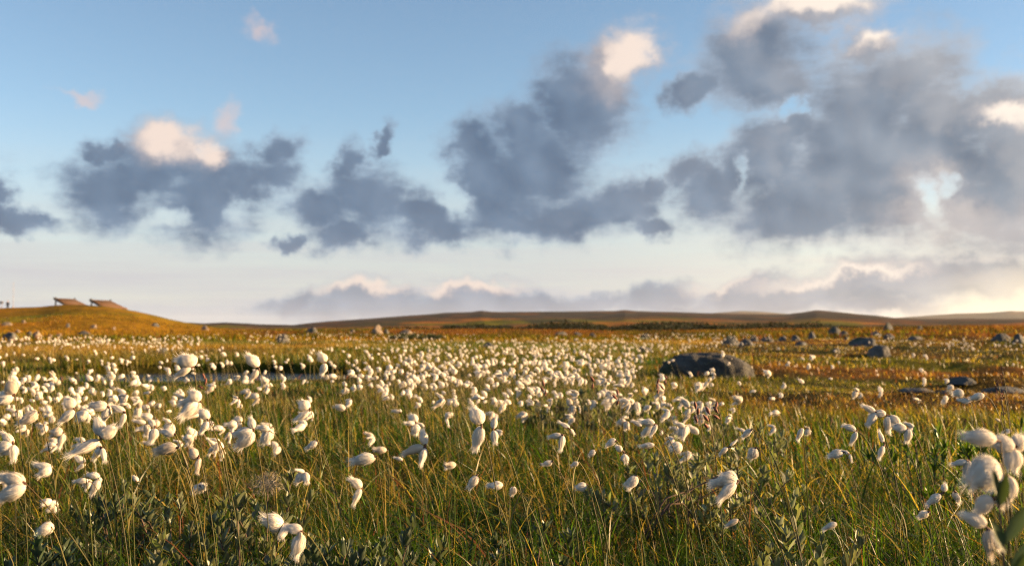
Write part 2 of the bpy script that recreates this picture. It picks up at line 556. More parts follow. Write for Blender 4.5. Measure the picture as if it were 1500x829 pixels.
# middle distance
x, y = clumped(95000, 3.4, 11.0, 0.7, 109, keep=0.35)
ok = ground_ok(x, y); x, y = x[ok], y[ok]; n = len(x)
rightz = sstep(1040, 1160, apx(x, y)) * sstep(5, 7, np.hypot(x, y))
r = np.hypot(x, y)
h = RNG.uniform(0.07, 0.20, n) * (0.65 + 0.7 * fbm(x / .8, y / .8, 111, 3)) * (1 - 0.5 * rightz) * (1 - 0.5 * sstep(4, 8.0, r)) * (1 - 0.68 * (1 - sstep(1.6, 4.5, pond_d(x, y))) * (y < 11.5))
acc.add(*blades(x, y, ground_z(x, y) - .01, h, RNG.uniform(0.0025, 0.005, n), np.abs(RNG.normal(0.45, 0.4, n)), lean_dirs(n), blade_colors(x, y, 0.15, 0.05), 3))
# beyond
x, y = clumped(120000, 10.5, 38.0, 1.5, 113, keep=0.25)
ok = ground_ok(x, y); x, y = x[ok], y[ok]; n = len(x)
rightz = sstep(1020, 1120, apx(x, y))
h = RNG.uniform(0.05, 0.13, n) * (0.5 + 0.9 * fbm(x / 2, y / 2, 117, 3)) * (1 - 0.3 * rightz)
acc.add(*blades(x, y, ground_z(x, y) - .01, h, RNG.uniform(0.006, 0.016, n), np.abs(RNG.normal(0.4, 0.35, n)), lean_dirs(n), blade_colors(x, y, 0.16, 0.06), 2))
# bank of the pond: thick sedge
x = RNG.uniform(-6.8, -0.8, 26000); y = RNG.uniform(11.9, 14.6, 26000)[:]
d = pond_d(x, y); ok = (d > 1.06) & (d < 1.55) & (RNG.random(len(d)) < .45); x, y = x[ok], y[ok]; n = len(x)
h = RNG.uniform(0.12, 0.24, n)
acc.add(*blades(x, y, ground_z(x, y) - .01, h, RNG.uniform(0.004, 0.008, n), np.abs(RNG.normal(0.35, 0.3, n)), lean_dirs(n), blade_colors(x, y, 0.14, 0.03), 3))
obj('grass', acc.mesh('grass'), M['grass'], kind='stuff', label='wind blown sedge and grass, green with straw coloured blades, covering the bog')

acc = Acc()
x, y = clumped(70000, 36, 130, 4, 121, keep=0.25, amax=34)
n = len(x); z = surf_z(x, y)
h = RNG.uniform(0.08, 0.26, n) * (0.6 + 0.8 * fbm(x / 4, y / 4, 123, 3))
acc.add(*blades(x, y, z - .02, h, RNG.uniform(0.03, 0.08, n), np.abs(RNG.normal(0.4, 0.35, n)), lean_dirs(n), blade_colors(x, y, 0.05, 0.10), 2))
obj('heather', acc.mesh('heather'), M['heather'], kind='stuff', label='rust and ochre heath tufts on the far moor and hill')


# ------------------------------------------------------------------ cotton heads
def head_mesh(name, seed, fat=0.31, shag=0.15, nf=420, core=0.9, ns=22, nt=14, fw=0.011, halo=0.32):
    """unit length tuft, attached at the origin, streaming along +X"""
    rng = np.random.default_rng(seed)

    def prof(t):
        return fat * np.clip(np.sin(np.pi * (0.03 + 0.94 * np.clip(t, 0, 1) ** 0.86)), 0, 1) ** 0.52

    bend = rng.uniform(-0.12, 0.22)

    def axis(t):
        return np.stack([t, rng0 * t * t, -bend * t * t], -1)
    rng0 = rng.uniform(-0.1, 0.1)
    A = []
    # core with combed furrows
    tt = np.linspace(0.02, 0.97, nt); ph = np.linspace(0, 2 * np.pi, ns, endpoint=False)
    T, P = np.meshgrid(tt, ph, indexing='ij')
    lump = 0.72 + 0.46 * fbm(np.cos(P) * 1.6 + T * 1.6 + seed * 7, np.sin(P) * 1.6 + seed, 5, 3)
    fur = 1 + 0.30 * (vnoise(P * 5 + seed, T * 2.5, 9) - 0.5)
    rad = prof(T) * core * lump * fur
    ax = axis(T)
    v = ax + np.stack([np.zeros_like(T), np.cos(P) * rad, np.sin(P) * rad * 0.92], -1)
    v = v.reshape(-1, 3)
    i = np.arange(nt - 1)[:, None] * ns; j = np.arange(ns)[None]; jn = (j + 1) % ns
    f = np.stack([i + j, i + jn, i + ns + jn, i + ns + j], -1).reshape(-1, 4)
    ends = np.array([[0.0, 0, 0], axis(np.array([1.0]))[0]])
    nv = len(v); v = np.vstack([v, ends])
    k = np.arange(ns)
    c1 = np.stack([(k + 1) % ns, k, np.full(ns, nv)], -1)
    c2 = np.stack([(nt - 1) * ns + k, (nt - 1) * ns + (k + 1) % ns, np.full(ns, nv + 1)], -1)
    # fibres
    rows = 6
    ph0 = rng.uniform(0, 2 * np.pi, nf); t0 = rng.uniform(0.0, 0.55, nf) ** 1.2
    t1 = np.clip(t0 + rng.uniform(0.35, 0.8, nf), 0.5, 1.06); w = rng.random(nf) < shag
    t1[w] = rng.uniform(0.98, 1.34, w.sum())
    s0 = rng.uniform(0.74, 1.08, nf); lift = np.where(rng.random(nf) < halo, rng.uniform(0.05, 0.5, nf), rng.uniform(-.10, .12, nf)); lift[w] += rng.uniform(-.2, 0.35, w.sum())
    drift = rng.normal(0, 0.35, nf); curl = rng.normal(0, 0.10, nf)
    q = np.linspace(0, 1, rows)[None]
    TT = t0[:, None] + (t1 - t0)[:, None] * q
    rr = prof(np.clip(TT, 0, 0.93)) * s0[:, None] * (1 + lift[:, None] * q ** 2) * (0.74 + 0.44 * fbm(np.cos(ph0) * 1.6 + seed * 7, np.sin(ph0) * 1.6 + seed, 5, 3))[:, None]
    over = np.clip(TT - 0.93, 0, 1); rr = rr * (1 + over * 1.1)
    nl = 26
    lid = rng.integers(0, nl, nf); lph = (np.arange(nl) + rng.uniform(-.4, .4, nl)) * 2 * np.pi / nl
    ph0 = lph[lid] + rng.normal(0, 0.30, nf)
    pull = (0.75 * q ** 1.1) * (1 - 0.6 * w[:, None])
    pp = ph0[:, None] * (1 - pull) + lph[lid][:, None] * pull + rng.normal(0, .22, nl)[lid][:, None] * q ** 1.5 + 0.3 * drift[:, None] * q ** 1.5
    rr = rr * (1 + (rng.uniform(-.20, .16, nl)[lid])[:, None] * q)
    TT = TT * (1 + (rng.uniform(-.12, .07, nl)[lid])[:, None] * q)
    c = axis(TT) + np.stack([np.zeros_like(TT), np.cos(pp) * rr, np.sin(pp) * rr * 0.92], -1)
    c[..., 2] += (curl[:, None] * over * 1.6); c[..., 1] += (rng.normal(0, .12, nf)[:, None] * over * 1.6)
    side = np.stack([np.zeros_like(TT), -np.sin(pp), np.cos(pp)], -1)
    wd = fw * (1 - 0.85 * q ** 2)[..., None] * rng.uniform(0.6, 1.2, nf)[:, None, None]
    vv = np.stack([c - side * wd, c + side * wd], 2).reshape(-1, 3)
    b = (np.arange(nf) * rows * 2)[:, None] + (np.arange(rows - 1) * 2)[None] + len(v)
    ff = np.stack([b, b + 1, b + 3, b + 2], -1).reshape(-1, 4)
    return np.vstack([v, vv]), np.concatenate([f, ff]), np.concatenate([c1, c2])


HEADS, SHAGGY, LOW = [], [], []
for k in range(8):
    v, q, tr = head_mesh('h', 11 + k, fat=0.25 + 0.012 * k, shag=0.24 + 0.05 * (k % 4), nf=1300, core=0.64, fw=0.010)
    me = np_mesh('seed_head_tuft', v, [q, tr], None, True); me.materials.append(M['fluff']); HEADS.append(me)
ROUND = []
for k in range(4):
    v, q, tr = head_mesh('r', 71 + k, fat=0.40 + 0.02 * k, shag=0.10, nf=1700, core=0.60, fw=0.010, halo=0.5)
    me = np_mesh('round_tuft', v, [q, tr], None, True); me.materials.append(M['fluff']); ROUND.append(me)
for k in range(4):
    v, q, tr = head_mesh('s', 31 + k, fat=0.28 + 0.02 * k, shag=0.5, nf=480, core=0.50, fw=0.0095)
    me = np_mesh('wispy_tuft', v, [q, tr], None, True); me.materials.append(M['fluff']); SHAGGY.append(me)
for k in range(5):
    LOW.append(head_mesh('l', 51 + k, fat=0.33 + 0.03 * k, shag=0.2, nf=34, ns=9, nt=7, fw=0.03))


def rot_to(d, roll=0.0):
    d = np.array(d, float); d /= np.linalg.norm(d)
    up = np.array([0, 0, 1.0]) if abs(d[2]) < 0.95 else np.array([0, 1.0, 0])
    yv = np.cross(up, d); yv /= np.linalg.norm(yv); zv = np.cross(d, yv)
    m = np.stack([d, yv, zv], 1)
    c, s = math.cos(roll), math.sin(roll)
    return m @ np.array([[1, 0, 0], [0, c, -s], [0, s, c]])


def stem_path(base, tip, droop=0.25, n=12):
    """curve that leaves the ground upright and leans over to the tip"""
    base = np.array(base, float); tip = np.array(tip, float)
    c1 = base + np.array([0.12 * (tip - base)[0], 0.12 * (tip - base)[1], 0.55 * (tip - base)[2]])
    c2 = tip + (base - tip) * np.array([0.35, 0.35, 0]) + np.array([0, 0, droop * (-0.12) * (tip - base)[2] * 0 - 0.18 * (tip - base)[2] * (1 - droop)])
    t = np.linspace(0, 1, n)[:, None]
    return (1 - t) ** 3 * base + 3 * (1 - t) ** 2 * t * c1 + 3 * (1 - t) * t * t * c2 + t ** 3 * tip


def tube(path, r0, r1, sides=5):
    n = len(path)
    d = np.gradient(path, axis=0); d /= np.linalg.norm(d, axis=1)[:, None] + 1e-9
    u = np.cross(d, np.array([0.31, 0.95, 0.05])); u /= np.linalg.norm(u, axis=1)[:, None] + 1e-9
    w = np.cross(d, u)
    a = np.linspace(0, 2 * np.pi, sides, endpoint=False)
    rad = np.linspace(r0, r1, n)[:, None, None]
    v = path[:, None] + rad * (np.cos(a)[None, :, None] * u[:, None] + np.sin(a)[None, :, None] * w[:, None])
    i = np.arange(n - 1)[:, None] * sides; j = np.arange(sides)[None]; jn = (j + 1) % sides
    f = np.stack([i + j, i + jn, i + sides + jn, i + sides + j], -1).reshape(-1, 4)
    return v.reshape(-1, 3), f


def stem_colors(n, rng):
    g = np.array([0.045, 0.055, 0.008]) * rng.uniform(0.6, 1.2); b = np.array([0.10, 0.06, 0.016]) * rng.uniform(0.7, 1.2)
    if rng.random() < 0.35: b = np.array([0.16, 0.125, 0.03])
    t = np.linspace(0, 1, n)[:, None] ** 2
    return g * (1 - t) + b * t


def default_heads(rng, n, L):
    """(direction, length, kind) of each tuft on a stalk"""
    out = []
    for k in range(n):
        if k == 0:
            d = (-0.8 + rng.normal(0, .35), rng.normal(0, .5), 0.25 + rng.normal(0, 0.25))
        else:
            d = (-0.55 + rng.normal(0, .35), rng.normal(0, .55), -0.65 + rng.normal(0, 0.35))
        u = rng.random()
        kind = 'n' if u < 0.45 else ('r' if u < 0.62 else 's')
        out.append((d, L * rng.uniform(0.65, 1.2), kind))
    return out


def cotton(tip, base, heads, label, group, seed):
    rng = np.random.default_rng(seed)
    base = np.array(base); tip = np.array(tip)
    root = thing('cotton_grass', label, 'cotton grass', tuple(base), group)
    P = stem_path(np.zeros(3), tip - base, rng.uniform(0.1, 0.9))
    v, f = tube(P, 0.0010, 0.0006)
    A = Acc(); A.add(v, f, np.repeat(stem_colors(len(P), rng), 5, axis=0))
    # a narrow leaf sheath on the stalk
    bi = int(rng.integers(3, 8)); bp = P[bi]
    vb, fb, cb = blades(np.array([bp[0]]), np.array([bp[1]]), np.array([bp[2]]), np.array([rng.uniform(.04, .10)]), np.array([0.0028]), np.array([rng.uniform(.3, 1.1)]), np.array([rng.uniform(0, 6.28)]), np.array([[0.12, 0.10, 0.03]]) * rng.uniform(.6, 1.2), 5)
    A.add(vb, fb, cb)
    obj('stem', A.mesh('stem', True), M['stem'], root)
    A = Acc()
    for d, L, kind in heads:
        dv = np.array(d, float); dv /= np.linalg.norm(dv)
        pool = {'n': HEADS, 'r': ROUND, 's': SHAGGY}[kind]
        o = bpy.data.objects.new('seed_head', pool[int(rng.integers(len(pool)))])
        link(o, root)
        off = dv * 0.10 * L + rng.normal(0, 0.0012, 3)
        m = rot_to(dv, rng.uniform(0, 6.28)) if abs(dv[2]) > .7 or kind == 'r' else rot_to(dv, rng.normal(0, .5))
        wide = rng.uniform(0.78, 1.2); flat_ = wide * rng.uniform(0.8, 1.05)
        mm = Matrix([[*(m[i] * np.array([1, wide, flat_]) * L), (tip - base + off)[i]] for i in range(3)] + [[0, 0, 0, 1]])
        o.matrix_local = mm
        pv, pf = tube(np.stack([tip - base + dv * s * L for s in (-0.02, 0.06, 0.12, 0.2)]) + np.array([0, 0, 0.0]), 0.0008, 0.0022, 5)
        A.add(pv, pf, np.full((len(pv), 3), 0.08))
    obj('bract', A.mesh('bract', True), M['bract'], root)
    return root


# hand placed flowers: (px, py, distance, heads[(screen dx, screen dy, size px, kind)], label)
def sc(dx, dy, depth=0.0):
    return (dx, depth, -dy)


HEROES = [
 (148, 643, 1.30, [((-.4, -1, .3), 38, 'r'), ((.55, -.6, -.2), 34, 'r'), ((-1, .55, -.25), 58, 'n')], 'big cotton grass with two round tufts above a long one, left foreground'),
 (58, 603, 1.55, [((-1, .75, 0), 40, 's')], 'lone ragged wispy tuft of cotton grass with see-through hairs at the left edge'),
 (22, 578, 1.45, [((-.8, -.8, .2), 30, 'r'), ((-1, .5, -.1), 38, 'n'), ((-.8, -.1, .3), 30, 'n')], 'cotton grass cut by the left edge, puff over a streaming tuft'),
 (20, 650, 1.35, [((-.5, -.5, .3), 34, 'n'), ((-.8, .6, 0), 34, 'r'), ((.2, .9, 0), 30, 's')], 'ragged cotton grass cut by the left edge below the wispy lone tuft'),
 (38, 708, 1.08, [((-1, -.35, .2), 52, 'n'), ((-1, .45, -.1), 58, 'n')], 'cotton grass with two long silky tufts on an arching stalk, low at left edge'),
 (76, 772, 1.02, [((-1, .1, .2), 30, 'r')], 'lone white tuft low in dark grass by the lower left corner'),
 (110, 600, 1.6, [((-.7, -.6, .2), 26, 'r'), ((-1, .8, 0), 34, 'n')], 'cotton grass of two tufts just above the big three-tuft flower'),
 (160, 596, 1.62, [((-1, -.2, .2), 32, 'n'), ((-.6, .9, 0), 30, 'n')], 'two-tufted cotton grass directly behind the big three-tuft flower'),
 (184, 604, 1.62, [((-1, -.3, .3), 30, 's'), ((-.3, .9, 0), 26, 's')], 'shaggy cotton grass with fraying hairs behind the big three-tuft flower'),
 (284, 537, 1.9, [((-.7, -1, .1), 32, 'r'), ((-1, -.35, .3), 36, 's'), ((-.8, .35, -.2), 32, 'n')], 'tallest cotton grass of the left half, standing against the pond bank'),
 (380, 540, 1.95, [((-.8, -.8, .1), 34, 'r'), ((-.5, .7, 0), 26, 'n')], 'tall cotton grass with one big bent puff standing against the pond water'),
 (477, 531, 2.3, [((-.5, -1, .1), 22, 'r'), ((-.4, .9, 0), 22, 'n')], 'slim tall cotton grass standing clear at the far end of the pond'),
 (294, 588, 1.7, [((-.7, -.9, .1), 28, 'r'), ((-1, .0, .3), 36, 'n'), ((-1, .55, -.2), 40, 'n'), ((-.8, 1, 0), 34, 'n')], 'four-tufted cotton grass whose tufts stream under the tallest one'),
 (262, 655, 1.38, [((-1, .2, .3), 44, 'n')], 'cotton grass with one plump tuft lying level in the grass'),
 (258, 636, 1.45, [((-1, -.1, .3), 30, 'n')], 'small pointed tuft just above the plump level one'),
 (292, 668, 1.38, [((-.6, -.2, .3), 24, 'r'), ((-.3, .8, 0), 28, 'n')], 'cotton grass of two soft tufts sunk into shrubs below the four-tufted one'),
 (228, 625, 1.5, [((-.5, -.4, .3), 26, 's'), ((-.3, .9, 0), 26, 'n')], 'frayed cotton grass between the big flower and the plump level tuft'),
 (305, 615, 1.55, [((-.5, -.5, .3), 26, 'r'), ((-.4, 1, 0), 24, 'n')], 'cotton grass with a puff above a torn tail beneath the four-tufted one'),
 (372, 630, 1.48, [((-.4, -1, .2), 24, 'r'), ((-.9, .3, .1), 38, 'n'), ((-.8, 1, 0), 46, 's')], 'three-tufted cotton grass trailing long loose hairs, between pond flowers and shrubs'),
 (465, 645, 1.5, [((-.6, .5, .2), 26, 'n')], 'single combed tuft in open grass right of the trailing three-tufted flower'),
 (455, 600, 1.7, [((-.6, -.5, .3), 26, 'r'), ((-1, .7, 0), 32, 's')], 'cotton grass with round puff over a frayed horizontal tail, mid left'),
 (552, 668, 1.3, [((-1, .12, .2), 46, 'n')], 'big single tuft blown level like a flag, in the middle left grass'),
 (624, 654, 1.34, [((-.4, -1, .2), 30, 's'), ((-1, .15, .2), 40, 'n'), ((-.4, .8, -.2), 32, 'n')], 'three-tufted cotton grass spreading like a star beside the flag-like tuft'),
 (706, 622, 1.34, [((-.35, -.6, .2), 38, 'r'), ((-.2, 1, 0), 46, 'n')], 'brightest central cotton grass, round puff with a long tuft hanging below'),
 (722, 630, 1.6, [((.1, -.5, .3), 22, 'n'), ((.1, .9, 0), 24, 'n')], 'small cotton grass close behind the brightest central flower'),
 (825, 636, 1.5, [((-.6, .1, .2), 26, 'n'), ((-.2, 1, 0), 28, 'n')], 'torn two-tufted cotton grass alone in central grass'),
 (736, 712, 1.22, [((-.8, 0, .2), 28, 'n')], 'low shaded tuft below the central flower, nearer of two neighbours'),
 (752, 712, 1.24, [((-.1, .4, .3), 24, 's')], 'thin torn tuft beside the low shaded one below the central flower'),
 (700, 694, 1.3, [((-.6, .9, .1), 30, 's')], 'wisp of loose cotton hairs below the central flower'),
 (861, 709, 1.2, [((-.7, .2, .2), 22, 'r')], 'small neat ball of cotton grass on a slanting stalk, center right grass'),
 (933, 696, 1.2, [((-.5, .4, .2), 26, 'n'), ((-.7, 1, 0), 28, 'n')], 'two hanging tufts in shade left of the dark twig'),
 (962, 622, 1.45, [((-.6, -.1, .2), 26, 'n'), ((-.5, .8, 0), 24, 'n')], 'cotton grass fluttering above the grey willow bush'),
 (958, 652, 1.42, [((-.8, .1, .2), 28, 's')], 'spiky torn tuft at the top of the grey willow bush'),
 (1083, 704, 1.16, [((-.8, -.2, .2), 34, 'r'), ((-1, .0, .3), 50, 'n'), ((-1, .8, -.2), 46, 'n')], 'large open cotton grass with petal-like tufts below the grey willow bush'),
 (1082, 762, 1.06, [((-.7, .3, .2), 26, 'n')], 'small slanting tuft low below the petal-like flower'),
 (1226, 766, 1.06, [((-.5, .2, .2), 26, 'n')], 'small lone tuft low in dark grass beside the silvery willow sprig'),
 (1238, 662, 1.5, [((-1, .1, .2), 28, 'n')], 'flat lone tuft pointing sideways in open grass, right half'),
 (1285, 604, 1.7, [((-.7, -.4, .2), 26, 's'), ((-.4, .5, 0), 28, 'n')], 'bright cotton grass at the head of the right cluster by the green willow'),
 (1303, 608, 1.7, [((-.8, .0, .2), 28, 'n'), ((-.2, .8, 0), 30, 'n'), ((.4, .5, 0), 26, 'r')], 'three-tufted flower in the middle of the right cluster by the green willow'),
 (1332, 628, 1.65, [((-.8, -.1, .2), 26, 'r'), ((-.2, .9, 0), 26, 'n')], 'cotton grass touching the leaves of the green willow'),
 (1255, 630, 1.6, [((-.4, -.2, .2), 24, 'n'), ((-.3, .8, 0), 26, 'n')], 'cotton grass with combed tuft, lowest of the right cluster'),
 (1296, 650, 1.5, [((-.2, -.7, .2), 24, 's'), ((-.3, .6, 0), 26, 'n')], 'wind-torn bluish tuft below the right cluster'),
 (1466, 646, 0.78, [((-1, -.12, .1), 46, 'r')], 'large blurred round puff nearest the camera, topmost by right edge'),
 (1486, 655, 0.84, [((-.6, .0, .2), 34, 'r'), ((.4, -.2, .3), 28, 'r'), ((-.1, .8, 0), 34, 'r')], 'blurred three-puff cotton grass cut by the right edge'),
 (1466, 680, 0.76, [((-1, .3, .1), 50, 'r')], 'large blurred bell-shaped puff below the topmost one by right edge'),
 (1476, 695, 0.80, [((-.5, .4, .2), 34, 'r'), ((.0, 1, 0), 42, 'n')], 'blurred pair of tufts partly behind the dark leaf'),
 (1454, 728, 0.80, [((-.5, .6, .2), 34, 'r'), ((.5, .3, .2), 26, 'n')], 'blurred tuft at mid height of the dark leaf'),
 (1446, 772, 0.80, [((-.4, -.2, .2), 34, 's'), ((.1, .7, .1), 40, 's'), ((.6, 1, 0), 32, 'n')], 'blurred shaggy cotton grass by the lower right corner'),
 (1420, 674, 1.2, [((-.8, .1, .2), 28, 'n'), ((-.3, .9, 0), 30, 'n')], 'sharp two-tufted flower just left of the blurred puffs'),
 (1381, 722, 1.2, [((-.8, .4, .2), 30, 'n'), ((.4, -.4, .2), 18, 'r')], 'combed white tuft in grass left of the dark leaf'),
 (1398, 718, 1.2, [((.4, .6, .2), 24, 'n')], 'rounded tuft beside the combed one left of the dark leaf'),
 (1362, 748, 1.15, [((-.4, .5, .2), 22, 's')], 'dim frayed tuft below the combed pair at right'),
 (443, 778, 1.0, [((-.6, -.1, .2), 34, 's'), ((-.5, .9, .1), 46, 's'), ((-.1, .5, 0), 34, 'n')], 'ragged drooping cotton grass at the bottom edge beside the willow shrubs'),
 (1176, 626, 1.55, [((-.4, .6, .2), 24, 'n')], 'single squarish tuft in open grass right of the grey willow bush'),
 (1108, 654, 1.5, [((-.3, .5, .2), 24, 'r')], 'soft tuft nestled in the right end of the grey willow bush'),
 (1102, 628, 1.6, [((-.4, .4, .2), 24, 'n')], 'tuft standing just behind the grey willow bush'),
 (1068, 655, 1.5, [((-.5, .3, .2), 20, 'n'), ((.5, -.3, .1), 18, 'n')], 'pair of small tufts in the middle of the grey willow bush'),
 (873, 660, 1.5, [((-.5, .4, .2), 18, 'r')], 'small round tuft left of the grey willow bush'),
 (904, 645, 1.55, [((-.7, .3, .2), 22, 'n')], 'square little tuft behind the small round one'),
 (914, 662, 1.5, [((-.3, -.3, .2), 16, 'r'), ((.1, .5, 0), 18, 'r')], 'two tiny balls on one stalk left of the grey willow bush'),
 (848, 676, 1.45, [((-.3, .3, .2), 16, 'n')], 'tiny dim tuft in open central grass'),
 (810, 675, 1.4, [((-.3, .2, .2), 22, 's')], 'frayed pale tuft below the torn central flower'),
 (1445, 580, 1.9, [((-.9, .1, .2), 26, 'n')], 'tuft among reddish grass near the right edge, above the blurred puffs'),
 (1422, 590, 1.9, [((-.8, -.1, .2), 22, 'n')], 'smaller tuft beside the one in the reddish grass'),
 (1412, 574, 3.2, [((-.6, .2, .2), 20, 'r')], 'tuft standing against the flat grey rocks near the right edge'),
]

hero_xy = []
sd = 1000
for px, py, dist, heads, lab in HEROES:
    sd += 1
    rng = np.random.default_rng(sd)
    if py > 690 and dist > 0.9 and px > 60: dist *= 1.15
    tip = at(px, py, dist)
    lean = rng.uniform(0.02, 0.10) if dist > 0.9 else rng.uniform(0.0, 0.03)
    if px == 38: lean = 0.14
    bx = tip[0] + lean; by = tip[1] + rng.uniform(-0.03, 0.05)
    bz = float(ground_z(np.array([bx]), np.array([by]))[0])
    hs = []
    for (dx, dy, dep), spx, kind in heads:
        hs.append(((dx, dep, -dy), spx * dist / F * (0.68 if dist > .9 else 0.9), kind))
    cotton(tip, (bx, by, bz), hs, lab, 'cotton grass plants in seed', sd)
    hero_xy.append((tip[0], tip[1]))

# the drift: density over the bog
def dens(px, d, x, y):
    pat = sstep(0.42, 0.60, fbm(x / 1.1, y / 1.1, 201, 3))
    a = np.interp(px, [-100, 60, 200, 480, 700, 900, 1000, 1080, 1200, 1400, 1600], [.6, .8, 1.1, 1.05, .8, .72, .5, .16, .06, .05, .05])
    near = np.interp(d, [1.5, 1.8, 2.3, 3.0, 4.5, 6.5, 9.0, 10.5], [0.10, .24, .5, 1.15, 1.5, 1.1, .5, 0])
    a = a * np.where((px > 1040) & (d < 5.0), 3.2, 1.0)
    central = 1 - 0.6 * ((px > 600) & (px < 1000) & (d < 3.2))
    return a * near * (0.10 + 1.05 * pat) * central


pts = []
x, y = scatter(9600, 1.5, 10.5, 36)
px = apx(x, y); p = dens(px, y, x, y)
ok = (RNG.random(len(x)) < p * 0.62) & (pond_d(x, y) > 1.15)
ok &= ~((px > 190) & (px < 500) & (y > 7.3) & (RNG.random(len(x)) < .85))
# keep the shaded face of the boulder partly clear
ok &= ~((np.abs(px - 1043) < 95) & (y > 5.2) & (RNG.random(len(x)) < 0.88))
x, y = x[ok], y[ok]
far_pts = []


def zone(px, d):
    if d > 5.5:
        if px < 480: return 'small white tuft in the crowded drift along the near shore of the pond', 'drift of cotton grass before the pond'
        if px < 960: return 'small white tuft in the far bright drift between pond and boulder', 'far drift of cotton grass'
        return 'small white tuft scattered close to the big mossy boulder', 'cotton grass by the boulder'
    if d > 3.0:
        if px < 480: return 'white cotton grass in the thick drift right before the pond', 'thick drift of cotton grass before the pond'
        if px < 960: return 'white cotton grass in the middle of the meadow between pond and boulder', 'cotton grass across the middle of the meadow'
        return 'scattered cotton grass in golden grass before the boulder and rusty moor', 'scattered cotton grass before the moor'
    if px < 480: return 'fluffy cotton grass among the taller flowers of the left foreground', 'cotton grass of the left foreground'
    if px < 960: return 'fluffy cotton grass in open grass behind the brightest central flower', 'cotton grass of the central foreground'
    return 'fluffy cotton grass in open grass behind the willow bushes', 'cotton grass of the right foreground'


order = np.argsort(np.hypot(x, y))
count = len(HEROES)
NIND = 300
hx = np.array(hero_xy)
for i in order:
    xx, yy = x[i], y[i]
    if np.min(np.hypot(hx[:, 0] - xx, hx[:, 1] - yy)) < 0.07:
        continue
    sd += 1
    rng = np.random.default_rng(sd)
    gz = float(ground_z(np.array([xx]), np.array([yy]))[0])
    hgt = rng.uniform(0.20, 0.36) if yy > 1.9 else rng.uniform(0.2, 0.29)
    lean = rng.uniform(0.0, 0.09)
    tip = np.array([xx - lean, yy + rng.normal(0, .02), gz + hgt])
    nh = int(rng.choice([1, 2, 3, 4, 5], p=[.16, .28, .28, .18, .10]))
    L = rng.uniform(0.017, 0.029)
    hs = default_heads(rng, nh, L)
    if count < NIND:
        lab, grp = zone(apx(xx, yy), yy)
        cotton(tip, (xx, yy, gz), hs, lab, grp, sd)
        count += 1
    else:
        far_pts.append((tip, (xx, yy, gz), hs, rng))

# far bands beyond the pond and on the moor (counted as a mass)
def band(n, px0, px1, y0, y1, seed, thr=0.45):
    k = 0
    while k < n:
        d = math.sqrt(RNG.uniform(y0 ** 2, y1 ** 2)); pxx = RNG.uniform(px0, px1)
        xx = (pxx - CX) / F * d
        if pond_d(np.array([xx]), np.array([d]))[0] < 1.12: continue
        if abs(pxx - 1043) < 100 and d < 12: continue
        if fbm(np.array([xx / 1.6]), np.array([d / 1.6]), seed, 3)[0] < thr + RNG.normal(0, .05): continue
        gz = float(surf_z(np.array([xx]), np.array([d]))[0])
        tip = np.array([xx - RNG.uniform(0, .06), d, gz + RNG.uniform(0.18, 0.33)])
        far_pts.append((tip, (xx, d, gz), default_heads(RNG, int(RNG.choice([1, 2, 3])), RNG.uniform(.021, .031)), RNG))
        k += 1


band(330, -120, 300, 12.8, 19, 301, 0.40)
band(80, 250, 620, 14.5, 24, 303, 0.5)
band(110, 250, 700, 24, 40, 305, 0.58)
band(330, 560, 1060, 8.5, 19, 307, 0.45)
band(150, 880, 1130, 14, 34, 315, 0.45)
band(70, 1270, 1430, 17, 21, 309, 0.42)
band(55, 1420, 1640, 14.5, 19, 311, 0.42)
band(40, 600, 1100, 45, 70, 313, 0.55)

A = Acc()
for tip, base, hs, rng in far_pts:
    P = stem_path(np.array(base), tip, 0.5, 6)
    v, f = tube(P, 0.0014, 0.001, 3)
    A.add(v, f, np.full((len(v), 3), 1.0) * np.array([0.14, 0.115, 0.035]))
SA = A
HA = Acc()
for tip, base, hs, rng in far_pts:
    for d, L, kind in hs:
        v, q, tr = LOW[int(rng.integers(5))]
        m = rot_to(d, rng.uniform(0, 6.28))
        vv = (v * L) @ m.T + tip
        one = np.ones((len(vv), 3))
        HA.v.append(vv); HA.c.append(one); HA.f.append(q + HA.n); HA.f.append(tr + HA.n); HA.n += len(vv)
# one mesh, two materials
allv = np.concatenate(SA.v + HA.v); off = SA.n
q = np.concatenate(SA.f + [f + off for f in HA.f if f.shape[1] == 4]); tr = np.concatenate([f + off for f in HA.f if f.shape[1] == 3])
me = np_mesh('cotton_grass_mass', allv, [q, tr], np.concatenate(SA.c + HA.c), True)
me.materials.append(M['stem']); me.materials.append(M['fluff'])
nstem = sum(len(f) for f in SA.f)
mi = np.ones(len(q) + len(tr), dtype=np.int32); mi[:nstem] = 0
me.polygons.foreach_set('material_index', mi)
obj('cotton_grass_drift', me, None, kind='stuff', category='cotton grass', label='distant white drifts of cotton grass beyond the pond and across the bog')


# ------------------------------------------------------------------ leaves, willows
LEAF_T = np.array([0, .22, .5, .78, 1.0]); LEAF_W = np.array([.06, .75, 1.0, .68, .04])


